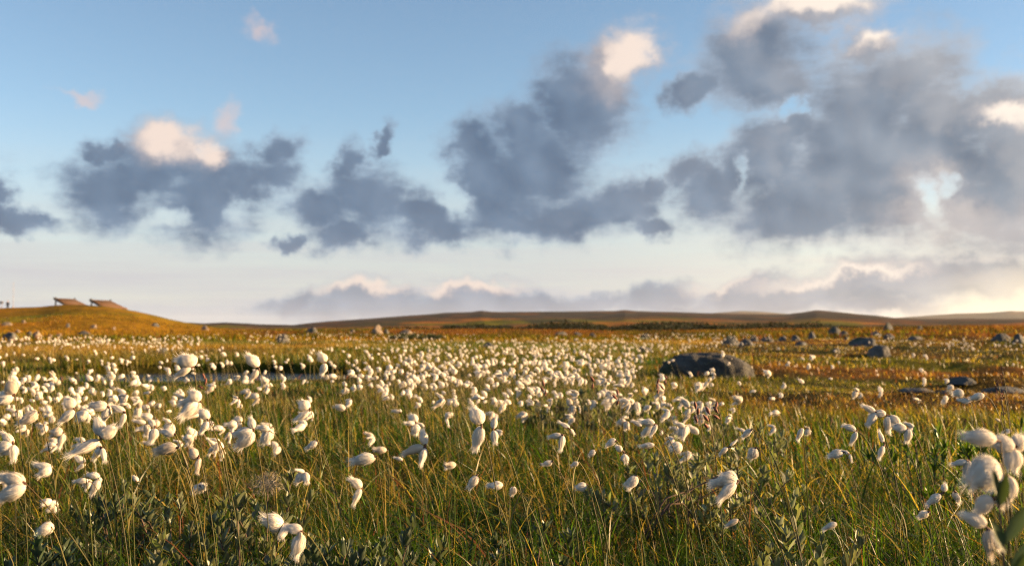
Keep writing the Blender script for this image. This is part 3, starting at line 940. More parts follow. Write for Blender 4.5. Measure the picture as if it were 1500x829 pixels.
def leaves(pos, d, n, L, W, col, fold=0.25, curl=0.15):
    """pos,d,n: (N,3) base point, direction, facing normal"""
    s = np.cross(d, n); s /= np.linalg.norm(s, axis=1)[:, None] + 1e-9
    nn = np.cross(s, d)
    t = LEAF_T[None, :, None]; w = LEAF_W[None, :, None] * W[:, None, None] * 0.5
    mid = pos[:, None] + d[:, None] * t * L[:, None, None] + nn[:, None] * (curl * t * t * L[:, None, None])
    lft = mid - s[:, None] * w + nn[:, None] * w * fold * 2
    rgt = mid + s[:, None] * w + nn[:, None] * w * fold * 2
    v = np.stack([lft, mid, rgt], 2).reshape(-1, 3)
    N = len(pos)
    b = (np.arange(N) * 15)[:, None] + (np.arange(4) * 3)[None]
    f = np.concatenate([np.stack([b, b + 1, b + 4, b + 3], -1).reshape(-1, 4), np.stack([b + 1, b + 2, b + 5, b + 4], -1).reshape(-1, 4)])
    return v, f, np.repeat(col, 15, axis=0)


def willow(loc, radius, height, ntw, label, group, col, seed, L=(0.016, 0.026), ratio=0.36, per=15, dark_branch=False, spread=0.9, name='willow_shrub'):
    rng = np.random.default_rng(seed)
    root = thing(name, label, 'willow shrub', tuple(loc), group)
    TW = Acc(); LV = Acc()
    for k in range(ntw):
        a = rng.uniform(0, 2 * np.pi); rr = radius * math.sqrt(rng.random())
        b = np.array([math.cos(a) * rr * 0.6, math.sin(a) * rr * 0.6, 0.0])
        hh = height * rng.uniform(0.55, 1.0) * (1 - 0.35 * (rr / radius) ** 2)
        tip = np.array([math.cos(a) * rr * 1.25 + rng.normal(0, .012), math.sin(a) * rr * 1.25 + rng.normal(0, .012), hh])
        P = stem_path(b, tip, rng.uniform(.2, .9), 9)
        v, f = tube(P, 0.0022, 0.0009, 5); TW.add(v, f, np.full((len(v), 3), .1))
        m = per
        q = rng.uniform(0.42, 1.0, m) ** 0.8; q[:4] = 1.0
        idx = q * 8; i0 = np.minimum(idx.astype(int), 7); fr = (idx - i0)[:, None]
        pos = P[i0] * (1 - fr) + P[i0 + 1] * fr
        ang = np.arange(m) * 2.4 + rng.uniform(0, 6)
        tilt = rng.uniform(0.35, 1.15, m) * spread; tilt[:4] *= 0.5
        d = np.stack([np.cos(ang) * np.sin(tilt), np.sin(ang) * np.sin(tilt), np.cos(tilt)], -1)
        nrm = np.stack([-np.cos(ang) * np.cos(tilt), -np.sin(ang) * np.cos(tilt), np.sin(tilt)], -1) + rng.normal(0, .25, (m, 3))
        Ls = rng.uniform(*L, m); Ls[:4] *= 0.75
        c = np.array(col) * rng.uniform(0.7, 1.3, (m, 1)) * rng.uniform(.93, 1.07, (m, 3))
        LV.add(*leaves(pos, d, nrm, Ls, Ls * rng.uniform(ratio * .85, ratio * 1.2, m), c, rng.uniform(.15, .35), rng.uniform(-.1, .25)))
    if dark_branch:
        for k in range(3):
            e = np.array([[-.09, -.05, .02], [-.03, -.06, height * .55], [.06, -.05, height * .62], [.15, -.04, height * .85]])
            e = e + rng.normal(0, .012, e.shape)
            t = np.linspace(0, 1, 12); P = np.stack([np.interp(t, np.linspace(0, 1, 4), e[:, i]) for i in range(3)], 1)
            v, f = tube(P, 0.0026, 0.0012, 6); TW.add(v, f, np.full((len(v), 3), .1))
    obj('twigs', TW.mesh('twigs', True), M['twig'], root)
    obj('foliage', LV.mesh('foliage', True), M['leaf'], root)
    return root


GREY = (0.13, 0.14, 0.075); SILV = (0.17, 0.18, 0.11); BRIGHT = (0.08, 0.125, 0.016); DEEP = (0.05, 0.07, 0.03)
WILLOWS = [
 # px, py(top), distance, radius, height above ground, twigs, colour, label
 (230, 770, 1.04, .060, .235, 11, GREY, 'grey-leaved willow sprigs at the bottom edge, left of the drooping ragged flower'),
 (300, 782, 1.06, .060, .23, 11, GREY, 'grey-leaved willow sprigs standing at the bottom edge between two darker shrubs'),
 (360, 735, 1.16, .085, .225, 16, GREY, 'low willow shrub with dull leaves behind the bottom edge sprigs'),
 (190, 700, 1.30, .10, .20, 18, (0.07, 0.09, 0.05), 'dark green willow mat under the plump level tuft'),
 (60, 790, 1.05, .07, .18, 10, (0.06, 0.085, 0.05), 'shaded willow shrub in the lower left corner'),
 (270, 700, 1.28, .10, .215, 18, GREY, 'willow shrub with small grey leaves below the four-tufted flower'),
 (400, 690, 1.30, .075, .235, 14, GREY, 'willow shrub with fluffy fading tops left of the flag-like tuft'),
 (480, 760, 1.08, .065, .21, 12, (0.08, 0.10, 0.06), 'small willow shrub right of the ragged drooping flower'),
 (560, 755, 1.12, .085, .20, 14, (0.08, 0.10, 0.06), 'dull willow shrub at the bottom edge under the flag-like tuft'),
 (630, 770, 1.10, .06, .19, 10, (0.09, 0.105, 0.06), 'little willow shrub at the bottom edge beneath the star-like flower'),
 (780, 725, 1.22, .05, .20, 8, (0.08, 0.10, 0.06), 'tiny willow shrub in grass right of the low shaded tufts'),
 (985, 650, 1.48, .13, .24, 22, SILV, 'grey willow bush with dark twig crossing its front'),
 (1065, 655, 1.52, .12, .225, 18, SILV, 'silvery willow bush joined to the right of the one with dark twig'),
 (1020, 600, 1.95, .12, .23, 14, GREY, 'greyish willow bush behind the dark-twigged one, among maroon sedge spikes'),
 (1120, 620, 1.9, .11, .215, 10, SILV, 'thin silvery willow further back in the right grass'),
 (1185, 735, 1.12, .055, .23, 9, SILV, 'upright silvery willow sprig in the lower right grass'),
 (1150, 770, 1.08, .05, .22, 8, SILV, 'short silvery willow sprig beside the upright one'),
 (1090, 790, 1.04, .06, .20, 9, GREY, 'low willow sprig at the bottom edge under the petal-like flower'),
 (1365, 600, 1.75, .12, .30, 15, BRIGHT, 'fresh green willow with narrow pointed leaves beside the right flower cluster'),
 (1440, 612, 1.7, .08, .29, 8, BRIGHT, 'fresh green willow behind the blurred puffs'),
 (1490, 600, 1.9, .09, .30, 9, BRIGHT, 'green willow cut by the right edge'),
 (880, 545, 4.6, .32, .26, 40, GREY, 'grey willow patch far out in the flower meadow'),
 (610, 500, 33, .8, .25, 40, (0.05, 0.06, 0.03), 'dark low willow patch in the bog before the far moor'),
]
for k, (px, py, d, rad, hh, ntw, colr, lab) in enumerate(WILLOWS):
    if d < 4:
        dn = (H - 0.03 - hh) * F / (py - HORIZON); rad *= dn / d; d = dn
    tp = at(px, py, d)
    gz = float(ground_z(np.array([tp[0]]), np.array([tp[1]]))[0])
    h2 = max(hh * 0.8, min(hh * 1.15, tp[2] - gz)) if d < 4 else hh
    big = d > 4
    L = (0.022, 0.036) if colr is SILV else ((0.028, 0.046) if colr is BRIGHT else (0.020, 0.034))
    ratio = 0.20 if colr is BRIGHT else 0.36
    if big: L = (0.03, 0.05) if d < 10 else (0.08, 0.14)
    willow((tp[0], tp[1], gz), rad, h2, ntw, lab, 'willow shrubs in the bog', colr, 500 + k, L, ratio, 18 if not big else 22, 'dark twig crossing' in lab)

# the near blurred leaf at the right edge
tp = at(1462, 700, 0.62)
root = thing('willow_sprig', 'blurred dark green broad leaves rising close to the camera at right edge', 'willow shrub', (tp[0] + .012, tp[1], float(ground_z(np.array([tp[0]]), np.array([tp[1]]))[0])), 'willow shrubs in the bog')
bz = root.location.z
P = stem_path(np.zeros(3), np.array([-.012, 0, tp[2] - bz - .012]), .4, 10)
v, f = tube(P, .0016, .0009, 6); A = Acc(); A.add(v, f, np.full((len(v), 3), .1)); obj('twigs', A.mesh('twigs', True), M['twig'], root)
top = P[-1]
lp = np.array([top, top + [0, 0, -.006], top + [.003, 0, -.028], top + [.004, 0, -.034], top + [.006, 0, -.05], top + [.004, 0, -.06], top + [.005, 0, -.085]])
ld = np.array([[-.25, .1, 1], [.15, -.1, .9], [.55, .1, .8], [-.45, -.1, .75], [.6, .2, .7], [.25, -.2, .95], [.75, 0, .6]], float); ld /= np.linalg.norm(ld, axis=1)[:, None]
ln = np.array([[.3, -1, .1], [-.2, -1, .2], [-.3, -1, .3], [.3, -1, .2], [-.5, -.8, .4], [0, -1, .3], [-.3, -.9, .4]], float)
A = Acc(); A.add(*leaves(lp, ld, ln, np.array([.018, .022, .028, .026, .030, .034, .036]), np.array([.006, .0075, .009, .008, .010, .011, .011]), np.array([DEEP]) * np.linspace(.8, 1.4, 7)[:, None]))
obj('foliage', A.mesh('foliage', True), M['leaf'], root)

M['wool'] = plain_mat('grey_wool', (0.27, 0.23, 0.17), 0.9)
# willow seed fluff on shrubs
FL = [(392, 708, 1.9, .028, 'grey woolly tangle of seed fluff on a willow, behind the drooping ragged cotton grass')]
for px, py, d, s, lab in FL:
    tp = at(px, py, d); gz = float(ground_z(np.array([tp[0]]), np.array([tp[1]]))[0])
    root = thing('willow_catkin', lab, 'seed fluff', (tp[0], tp[1], gz), None)
    rng = np.random.default_rng(int(px))
    v, f = tube(stem_path(np.zeros(3), np.array([0, 0, tp[2] - gz]), .5, 8), .0018, .001); A = Acc(); A.add(v, f, np.full((len(v), 3), .1)); obj('stem', A.mesh('stem', True), M['twig'], root)
    n = 900; a = rng.normal(0, 1, (n, 3)); a /= np.linalg.norm(a, axis=1)[:, None]
    c0 = np.array([0, 0, tp[2] - gz]) + a * rng.uniform(.05, 1., (n, 1)) ** .7 * s * np.array([1.15, 1, .8]) * (.7 + .5 * fbm(a[:, 0] * 2, a[:, 2] * 2, 3, 3))[:, None]
    e = rng.normal(0, 1, (n, 3)); e /= np.linalg.norm(e, axis=1)[:, None]
    ln_ = rng.uniform(.2, .5, n) * s
    sd2 = np.cross(e, a); sd2 /= np.linalg.norm(sd2, axis=1)[:, None] + 1e-9
    bow = a * ln_[:, None] * .4
    vs = np.stack([c0 - sd2 * .00018, c0 + sd2 * .00018, c0 + e * ln_[:, None] * .5 + bow - sd2 * .00018, c0 + e * ln_[:, None] * .5 + bow + sd2 * .00018, c0 + e * ln_[:, None] - sd2 * .0002, c0 + e * ln_[:, None] + sd2 * .0002], 1).reshape(-1, 3)
    b = np.arange(n) * 6
    f = np.concatenate([np.stack([b, b + 1, b + 3, b + 2], -1), np.stack([b + 2, b + 3, b + 5, b + 4], -1)])
    obj('fluff', np_mesh('fluff', vs, [f]), M['wool'], root)

# maroon sedge spikes
SED = [(1038, 608, 1.75), (1022, 600, 1.9), (1052, 596, 1.95), (962, 562, 2.6), (975, 556, 2.7), (300, 556, 2.4), (905, 578, 2.2), (798, 566, 2.5), (868, 556, 2.6), (1470, 572, 2.0), (1462, 560, 2.3), (1468, 540, 2.6)]
M['maroon'] = plain_mat('maroon_spikelet', (0.14, 0.045, 0.028), 0.75, scale=(300, 300, 300), var=0.5)
for k, (px, py, d) in enumerate(SED):
    tp = at(px, py, d); rng = np.random.default_rng(700 + k)
    gz = float(ground_z(np.array([tp[0]]), np.array([tp[1]]))[0])
    if px < 1400:
        lab, grp = 'slender stalk with dark maroon spikelets standing among the flowers', 'maroon sedge stalks in the meadow'
    else:
        lab, grp = 'reddish flowering grass stalk standing by the right edge', 'reddish grass stalks by the right edge'
    root = thing('sedge', lab, 'sedge', (tp[0] + .03, tp[1], gz), grp)
    P = stem_path(np.zeros(3), np.array([-.03, 0, tp[2] - gz]), .4, 10)
    v, f = tube(P, .0012, .0008); A = Acc(); A.add(v, f, np.repeat(stem_colors(10, rng), 5, axis=0)); obj('stem', A.mesh('stem', True), M['stem'], root)
    nsp = 3 if px < 1400 else 22
    for q in range(3 if px < 1400 else 1):
        A = Acc(); base = P[-1] - np.array([0, 0, .012 * q]) + rng.normal(0, .002, 3)
        if px < 1400:
            tt = np.linspace(0, 1, 7); dv = np.array([-.3 + rng.normal(0, .5), rng.normal(0, .4), .8]); dv /= np.linalg.norm(dv)
            path = base + dv * (tt[:, None] * .016)
            v, f = tube(path, 1, 1, 6); rad = (.0032 * np.sin(np.pi * np.clip(tt, .06, .94)) ** .7)
            c = np.repeat(path, 6, axis=0); v = c + (v - c) * np.repeat(rad, 6)[:, None]
            A.add(v, f, np.full((len(v), 3), .1))
        else:
            n = 30; tq = rng.random(n); pos = base - np.array([0, 0, .05]) * tq[:, None]
            d3 = rng.normal(0, .6, (n, 3)) + [0, 0, .9]; d3 /= np.linalg.norm(d3, axis=1)[:, None]
            A.add(*leaves(pos, d3, rng.normal(0, 1, (n, 3)), np.full(n, .008), np.full(n, .0022), np.full((n, 3), .1)))
        obj('spikelet', A.mesh('spikelet', True), M['maroon'], root)


# ------------------------------------------------------------------ rocks
def rock_mesh(seed, w, dpt, h, sub=4, flat=0.35, dome=False):
    import bmesh
    bm = bmesh.new(); bmesh.ops.create_icosphere(bm, subdivisions=sub, radius=1.0)
    rng = np.random.default_rng(seed)
    v = np.array([p.co[:] for p in bm.verts])
    # a few cut planes give facets
    for k in range(0 if dome else 7):
        nrm = rng.normal(0, 1, 3); nrm[2] = abs(nrm[2]) * 0.8; nrm /= np.linalg.norm(nrm)
        off = rng.uniform(0.62, 0.92); dd = v @ nrm - off
        v = v - np.clip(dd, 0, None)[:, None] * nrm * 0.85
    if dome:      # fuller plan and a steep flank at the end, like a whaleback
        pn = (np.abs(v[:, 0]) ** 2.9 + np.abs(v[:, 1]) ** 2.9) ** (1 / 2.9); rr_ = np.hypot(v[:, 0], v[:, 1])
        v[:, :2] *= (rr_ / np.maximum(pn, 1e-6))[:, None]
        v[:, 2] = np.sign(v[:, 2]) * np.abs(v[:, 2]) ** 0.8
    o = seed * 3.7
    n1 = fbm(v[:, 0] * 1.4 + o, v[:, 1] * 1.4 + v[:, 2] * 1.1, 5, 4) - .5
    n2 = (fbm(v[:, 0] * 5 + v[:, 2] * 4 + o, v[:, 1] * 5 - v[:, 2] * 3, 6, 4) - .5) * (2.2 if dome else 1.3)
    v = v * (1 + (0.09 if dome else 0.30) * n1 + 0.08 * n2)[:, None]
    v[:, 0] *= w / (v[:, 0].max() - v[:, 0].min()); v[:, 1] *= dpt / (v[:, 1].max() - v[:, 1].min())
    low = v[:, 2].min(); top = v[:, 2].max()
    v[:, 2] = np.where(v[:, 2] > 0, v[:, 2] / top * h, v[:, 2] / -low * h * flat)
    for p, c in zip(bm.verts, v): p.co = c
    if dome:
        q = v[:, 0] / w
        v[:, 2] = np.where(v[:, 2] > 0, v[:, 2] * (1 - 0.30 * np.clip(q + .05, 0, 1) - 0.15 * np.clip(-q, 0, 1)), v[:, 2])
        v[:, 0] += 0.06 * w * np.clip(v[:, 2], 0, 1)
    me = bpy.data.meshes.new('rock'); bm.to_mesh(me); bm.free()
    me.polygons.foreach_set('use_smooth', np.ones(len(me.polygons), dtype=bool))
    return me


ROCKS = [
 # px centre, base py, width px, height px, material, label
 (415, 502, 21, 12, 'rock_grey', 'grey wedge-shaped rock standing alone in the bog beyond the pond'),
 (300, 484, 12, 7, 'rock_pale', 'pale rock at the right foot of the golden hill'),
 (456, 488, 18, 8, 'rock_grey', 'low grey rock in the heath, left of the tall sunlit block'),
 (516, 487, 8, 4, 'rock_pale', 'tiny pale rock between the low grey one and the tall sunlit block'),
 (552, 489, 18, 13, 'rock_pale', 'tall sunlit block of rock in the heath before the ridge'),
 (566, 489, 8, 6, 'rock_grey', 'small rock touching the tall sunlit block'),
 (596, 489, 20, 6, 'rock_pale', 'flat pale rock right of the tall sunlit block'),
 (715, 511, 20, 9, 'rock_dark', 'dark rock alone in the bog behind the flower drift'),
 (820, 492, 20, 6, 'rock_grey', 'broken low rocks at the far rim of the bog, center'),
 (846, 493, 14, 6, 'rock_grey', 'small grey rock at the far rim of the bog beside the broken low one'),
 (844, 501, 9, 5, 'rock_dark', 'tiny dark rock in the bog in front of the far rim'),
 (868, 494, 12, 6, 'rock_dark', 'dark little rock at the far rim of the bog'),
 (945, 498, 19, 9, 'rock_dark', 'brown rounded rock in the bog behind the bright drift'),
 (947, 516, 28, 8, 'rock_dark', 'flat bluish rock half hidden by the bright drift'),
 (1072, 508, 26, 15, 'rock_dark', 'dark pointed rock left in the pair behind the big boulder'),
 (1094, 509, 26, 12, 'rock_grey', 'lower rock with sunlit side touching the dark pointed one'),
 (1104, 501, 14, 9, 'rock_grey', 'rock peeping out behind the pair beyond the big boulder'),
 (1126, 501, 20, 7, 'rock_grey', 'low rock in the stony row beyond the big boulder'),
 (1148, 500, 12, 7, 'rock_grey', 'round rock in the middle of the stony row'),
 (1166, 500, 14, 8, 'rock_grey', 'light rock in the stony row left of the dark knob'),
 (1191, 496, 12, 9, 'rock_dark', 'dark knob of rock ending the stony row'),
 (1175, 507, 18, 6, 'rock_dark', 'flat dark rock in front of the stony row'),
 (1224, 490, 20, 11, 'rock_dark', 'large mossy block far out on the moor'),
 (1237, 491, 14, 6, 'rock_grey', 'rock slab leaning on the large mossy block'),
 (1302, 484, 16, 11, 'rock_dark', 'dark crag standing up on the moor skyline'),
 (1285, 491, 14, 6, 'rock_grey', 'bluish rock between the mossy block and the dark crag'),
 (1304, 496, 16, 7, 'rock_dark', 'dark rock below the crag on the moor'),
 (1240, 498, 6, 5, 'rock_dark', 'tiny dark stone in the heath'),
 (1348, 484, 9, 6, 'rock_grey', 'small lone rock on the moor right of the crag'),
 (1270, 508, 43, 13, 'rock_dark', 'long whale-backed rock on the rusty moor'),
 (1293, 523, 34, 15, 'rock_grey', 'rock with purplish flank in front of the whale-backed one'),
 (1226, 519, 12, 8, 'rock_grey', 'small purplish stone left of the flank rock'),
 (1344, 498, 24, 5, 'rock_grey', 'flat grey slab sunk in the moor'),
 (1470, 499, 26, 9, 'rock_grey', 'low grey rock on the moor near the right edge'),
 (1496, 503, 20, 13, 'rock_dark', 'dark rock cut by the right edge'),
 (1420, 561, 50, 8, 'rock_dark', 'flat weathered boulder on the near moor at right'),
 (1478, 576, 64, 8, 'rock_dark', 'long low rock by the right edge, nearer than the flat boulder'),
 (1350, 574, 50, 5, 'rock_grey', 'barely showing grey slab in rusty moss'),
 (1385, 578, 30, 5, 'rock_dark', 'thin dark slab right of the barely showing one'),
 (12, 497, 26, 10, 'rock_grey', 'bluish rock at the left edge below the hill'),
 (16, 502, 14, 7, 'rock_pale', 'pale stone leaning against the bluish rock'),
 (8, 477, 16, 5, 'rock_pale', 'pale stone on the hill slope at the left edge'),
 (25, 488, 8, 5, 'rock_pale', 'small pale stone above the bluish rock'),
 (42, 493, 9, 7, 'rock_dark', 'dark stone joined to the big pale rock under the hill'),
 (51, 496, 15, 11, 'rock_pale', 'big pale rock under the hill'),
 (72, 495, 9, 5, 'rock_pale', 'pink stone right of the big pale rock'),
 (85, 495, 9, 6, 'rock_pale', 'pale stone second to the right of the big pale rock'),
 (99, 480, 6, 6, 'rock_grey', 'upright grey stone on the hill slope'),
 (137, 481, 11, 5, 'rock_pale', 'pale stone on the hill slope below the second shelter'),
 (122, 492, 22, 7, 'rock_dark', 'dark hollow rock under the hill'),
 (166, 483, 6, 4, 'rock_pale', 'tiny pale stone far right on the hill slope'),
 (225, 478, 14, 4, 'rock_dark', 'dark flat stone where the hill runs out'),
 (36, 506, 10, 5, 'rock_grey', 'low stone in the grass below the left rocks'),
 (183, 452.5, 8, 3, 'rock_pale', 'sunlit stone on the hill crest right of the second shelter'),
 (34, 473, 7, 4, 'rock_pale', 'small stone high on the hill below the mast'),
 (234, 518, 20, 9, 'rock_dark', 'brown stone among flowers behind the pond bank'),
]
for k, (px, py, w, h, mat, lab) in enumerate(ROCKS):
    p = on_ground(px, py)
    if px == 183:
        p = np.array([*at(px, 455, 148)[:2], 0]); p[2] = float(surf_z(p[:1], p[1:2])[0])
    s = p[1] / F
    me = rock_mesh(20 + k, w * s * 1.05, w * s * 0.8, h * s * 1.22, 3 if w < 25 else 4)
    o = obj('rock', me, M[mat], label=lab, category='rock', group='rocks scattered over the bog and moor')
    o.location = (p[0], p[1] + w * s * .3, p[2] - 0.14 * h * s); o.rotation_euler.z = 0
# the big boulder
p = on_ground(1043, 553)
s = p[1] / F
me = rock_mesh(14, 146 * s, 105 * s, 38 * s, 5, dome=True)
o = obj('boulder', me, M['boulder'], label='big dark mossy boulder with its sunlit end facing right behind the flowers', category='boulder')
o.location = (p[0], p[1] + 45 * s, p[2] - 2 * s); o.rotation_euler.z = R(-10)


# ------------------------------------------------------------------ shelters, person, mast, sign on the hill
def box(size, loc, rot=None):
    v = np.array([[sx, sy, sz] for sx in (-.5, .5) for sy in (-.5, .5) for sz in (-.5, .5)]) * np.array(size)
    if rot is not None: v = v @ np.array(rot).T
    f = np.array([[0, 1, 3, 2], [4, 6, 7, 5], [0, 4, 5, 1], [2, 3, 7, 6], [0, 2, 6, 4], [1, 5, 7, 3]])
    return v + np.array(loc), f


def slab(c, th):
    """parallelogram slab from four top corners"""
    c = np.array(c, float); n = np.cross(c[1] - c[0], c[3] - c[0]); n /= np.linalg.norm(n)
    v = np.vstack([c, c - n * th])
    f = np.array([[0, 1, 2, 3], [7, 6, 5, 4], [0, 4, 5, 1], [1, 5, 6, 2], [2, 6, 7, 3], [3, 7, 4, 0]])
    return v, f


def shelter(px, label, dy):
    D = 141.0
    A_, B_, C_, D_ = at(px, 436.6 + dy, D), at(px + 28, 437.8 + dy, D + 5.0), at(px + 54, 450 + dy, D + 5.0), at(px + 24, 449.5 + dy, D)
    gz = float(surf_z(np.array([A_[0]]), np.array([A_[1]]))[0])
    base = np.array([A_[0], A_[1], gz])
    root = thing('shelter', label, 'shelter', tuple(base), 'sloping shelters on the hill')
    v, f = slab([A_ - base, D_ - base, C_ - base, B_ - base], 0.10)
    me = np_mesh('roof', v, [f]); rf = obj('roof', me, M['roof_wood'], root)
    # battens across the roof
    BT = Acc()
    for q in np.linspace(.06, .94, 9):
        a0 = (A_ - base) * (1 - q) + (D_ - base) * q; b0 = (B_ - base) * (1 - q) + (C_ - base) * q
        v, f = tube(np.stack([a0, (a0 + b0) / 2, b0]) + np.array([0, 0, .03]), .035, .035, 4); BT.add(v, f, np.full((len(v), 3), .1))
    obj('battens', BT.mesh('battens'), M['roof_wood'], rf)
    # front beam under the near edge
    d = D_ - A_; L = np.linalg.norm(d); d /= L
    yv = np.array([0, 1., 0]); zv = np.cross(d, yv); zv /= np.linalg.norm(zv); yv = np.cross(zv, d)
    rot = np.stack([d, yv, zv], 1)
    for nm, e0 in (('beam', A_), ('beam', B_)):
        mid = e0 - base + d * L / 2 - zv * (0.18 if zv[2] > 0 else -0.18)
        v, f = box((L * 1.02, 0.12, 0.15), mid, rot)
        obj(nm, np_mesh('beam', v, [f]), M['beam_wood'], root)
    for e0 in (A_, B_):
        pz = float(surf_z(np.array([e0[0]]), np.array([e0[1]]))[0])
        hgt = e0[2] - pz + .6
        v, f = box((.16, .16, hgt), (e0 - base)[0:3] + np.array([.15, 0.02, -hgt / 2 + .15]))
        obj('post', np_mesh('post', v, [f]), M['beam_wood'], root)
    v, f = box((.2, .3, .22), (A_ - base) + np.array([.05, -.1, -.02]))
    obj('beam_end', np_mesh('beam_end', v, [f]), M['beam_wood'], root)


shelter(80, 'sloping plank shelter on dark posts, first from the person on the hill', 0)
shelter(132.5, 'sloping plank shelter on dark posts, farther along the hill crest', 2.3)

# person on the hill: one continuous skinned body
def person(px, top_py, D, hgt, label):
    import bmesh
    tp = at(px, top_py, D)
    joints = {'pelvis': (0, 0, .95), 'waist': (0, 0, 1.1), 'chest': (0, -.01, 1.36), 'neck': (0, -.01, 1.5), 'head': (0, -.02, 1.63), 'crown': (0, -.02, 1.72),
              'sl': (-.19, 0, 1.42), 'el': (-.25, .02, 1.14), 'hl': (-.22, -.1, .92), 'sr': (.19, 0, 1.42), 'er': (.27, .0, 1.15), 'hr': (.2, -.12, 1.0),
              'tl': (-.1, 0, .88), 'kl': (-.11, -.02, .48), 'al': (-.11, .02, .08), 'fl': (-.12, -.14, .04), 'tr': (.1, 0, .88), 'kr': (.11, -.03, .48), 'ar': (.11, .02, .08), 'fr': (.13, -.14, .04)}
    rad = {'pelvis': .15, 'waist': .14, 'chest': .16, 'neck': .06, 'head': .10, 'crown': .07, 'sl': .075, 'el': .055, 'hl': .04, 'sr': .075, 'er': .055, 'hr': .04, 'tl': .1, 'kl': .07, 'al': .05, 'fl': .045, 'tr': .1, 'kr': .07, 'ar': .05, 'fr': .045}
    edges = [('pelvis', 'waist'), ('waist', 'chest'), ('chest', 'neck'), ('neck', 'head'), ('head', 'crown'), ('chest', 'sl'), ('sl', 'el'), ('el', 'hl'), ('chest', 'sr'), ('sr', 'er'), ('er', 'hr'),
             ('pelvis', 'tl'), ('tl', 'kl'), ('kl', 'al'), ('al', 'fl'), ('pelvis', 'tr'), ('tr', 'kr'), ('kr', 'ar'), ('ar', 'fr')]
    names = list(joints)
    me = bpy.data.meshes.new('person_frame'); me.from_pydata([joints[k] for k in names], [(names.index(a), names.index(b)) for a, b in edges], [])
    o = bpy.data.objects.new('person', me); COL.objects.link(o)
    md = o.modifiers.new('skin', 'SKIN'); sv = me.skin_vertices[0].data
    for i, k in enumerate(names):
        sv[i].radius = (rad[k], rad[k] * (.72 if k in ('pelvis', 'waist', 'chest') else 1)); sv[i].use_root = (k == 'pelvis')
    o.modifiers.new('sub', 'SUBSURF').levels = 1
    dg = bpy.context.evaluated_depsgraph_get(); dg.update()
    body = bpy.data.meshes.new_from_object(o.evaluated_get(dg))
    bpy.data.objects.remove(o)
    body.materials.clear(); body.materials.append(M['dark_cloth']); body.materials.append(M['skin'])
    for p in body.polygons:
        z = p.center.z; p.use_smooth = True
        if z > 1.52 or (abs(p.center.x) > .16 and z < 1.0 and z > .86 and p.center.y < -.06): p.material_index = 1
    sz = hgt / 1.76
    b = obj('person', body, None, label=label, category='person')
    b.location = (tp[0], tp[1], tp[2] - hgt); b.scale = (sz,) * 3
    hm = bpy.data.meshes.new('hair'); bm = bmesh.new(); bmesh.ops.create_icosphere(bm, subdivisions=2, radius=.112)
    for vt in list(bm.verts):
        if vt.co.z < -.02 and vt.co.y < .02: bm.verts.remove(vt)
    bm.to_mesh(hm); bm.free()
    hr = obj('hair', hm, M['bract'], b); hr.location = (0, 0.0, 1.68)


for D in np.arange(151, 240, 1.0):          # just behind the crest, feet on the ground that falls away there
    tpz = at(11.5, 440.5, D)
    if tpz[2] - float(surf_z(tpz[:1], tpz[1:2])[0]) >= 1.76:
        break
person(11.5, 440.5, D, 1.76, 'distant person in dark clothes standing on the hill crest')

tp = at(20, 412, 149.5); gz = float(surf_z(np.array([tp[0]]), np.array([149.5]))[0])
root = thing('mast', 'thin pale mast rising from the hill beside the person', 'mast', (tp[0], tp[1], gz))
v, f = tube(np.array([[0, 0, -.2], [0, 0, 1.5], [0, 0, 3.], [0, 0, tp[2] - gz]]), .030, .018, 8)
obj('pole', np_mesh('pole', v, [f]), M['pale_metal'], root)
v, f = tube(np.array([[0, 0, 0], [0, 0, .12], [0, 0, .2]]), .13, .11, 8); obj('base', np_mesh('base', v, [f]), M['pale_metal'], root)
tp = at(2, 443, 149.5); gz = float(surf_z(np.array([tp[0]]), np.array([149.5]))[0])
root = thing('sign', 'small grey board on a post beside the person on the hill', 'sign', (tp[0], tp[1], gz))
v, f = box((.62, .06, .32), (0, 0, tp[2] - gz)); obj('board', np_mesh('board', v, [f]), M['board'], root)
v, f = box((.07, .07, tp[2] - gz + .1), (0, .07, (tp[2] - gz) / 2 - .05)); obj('post', np_mesh('post', v, [f]), M['pale_metal'], root)

# ------------------------------------------------------------------ dark dwarf birch scrub on the slopes before the ridge
A = Acc()
PATCH = [(690, 625, 770, 486, 11), (820, 750, 905, 482, 15), (960, 880, 1090, 484, 15), (1130, 1010, 1270, 486, 14), (590, 540, 640, 486, 7), (1310, 1260, 1360, 476, 6)]
for cxp, p0, p1, pyb, hpx in PATCH:
    n = 6500
    pxs = RNG.uniform(p0, p1, n); dd = RNG.uniform(175, 225, n)
    xx = (pxs - CX) / F * dd
    hmax = hpx / F * 200 * np.clip(np.sin(np.pi * (pxs - p0) / (p1 - p0)), 0, 1) ** .6 * (.45 + .75 * fbm(pxs / 12, dd / 6, 401, 3))
    zb = np.maximum(surf_z(xx, dd), hills_z(xx, dd))
    zz = zb + RNG.uniform(0, 1, n) ** .8 * hmax
    d3 = RNG.normal(0, 1, (n, 3)); d3 /= np.linalg.norm(d3, axis=1)[:, None]
    L = RNG.uniform(.25, .55, n)
    A.add(*leaves(np.stack([xx, dd, zz], -1), d3, RNG.normal(0, 1, (n, 3)), L, L * .6, np.array([[0.020, 0.022, 0.011]]) * RNG.uniform(.6, 1.5, (n, 1))))
obj('scrub', A.mesh('scrub'), M['scrub'], kind='stuff', label='dark dwarf birch thickets on the slope below the ridge')

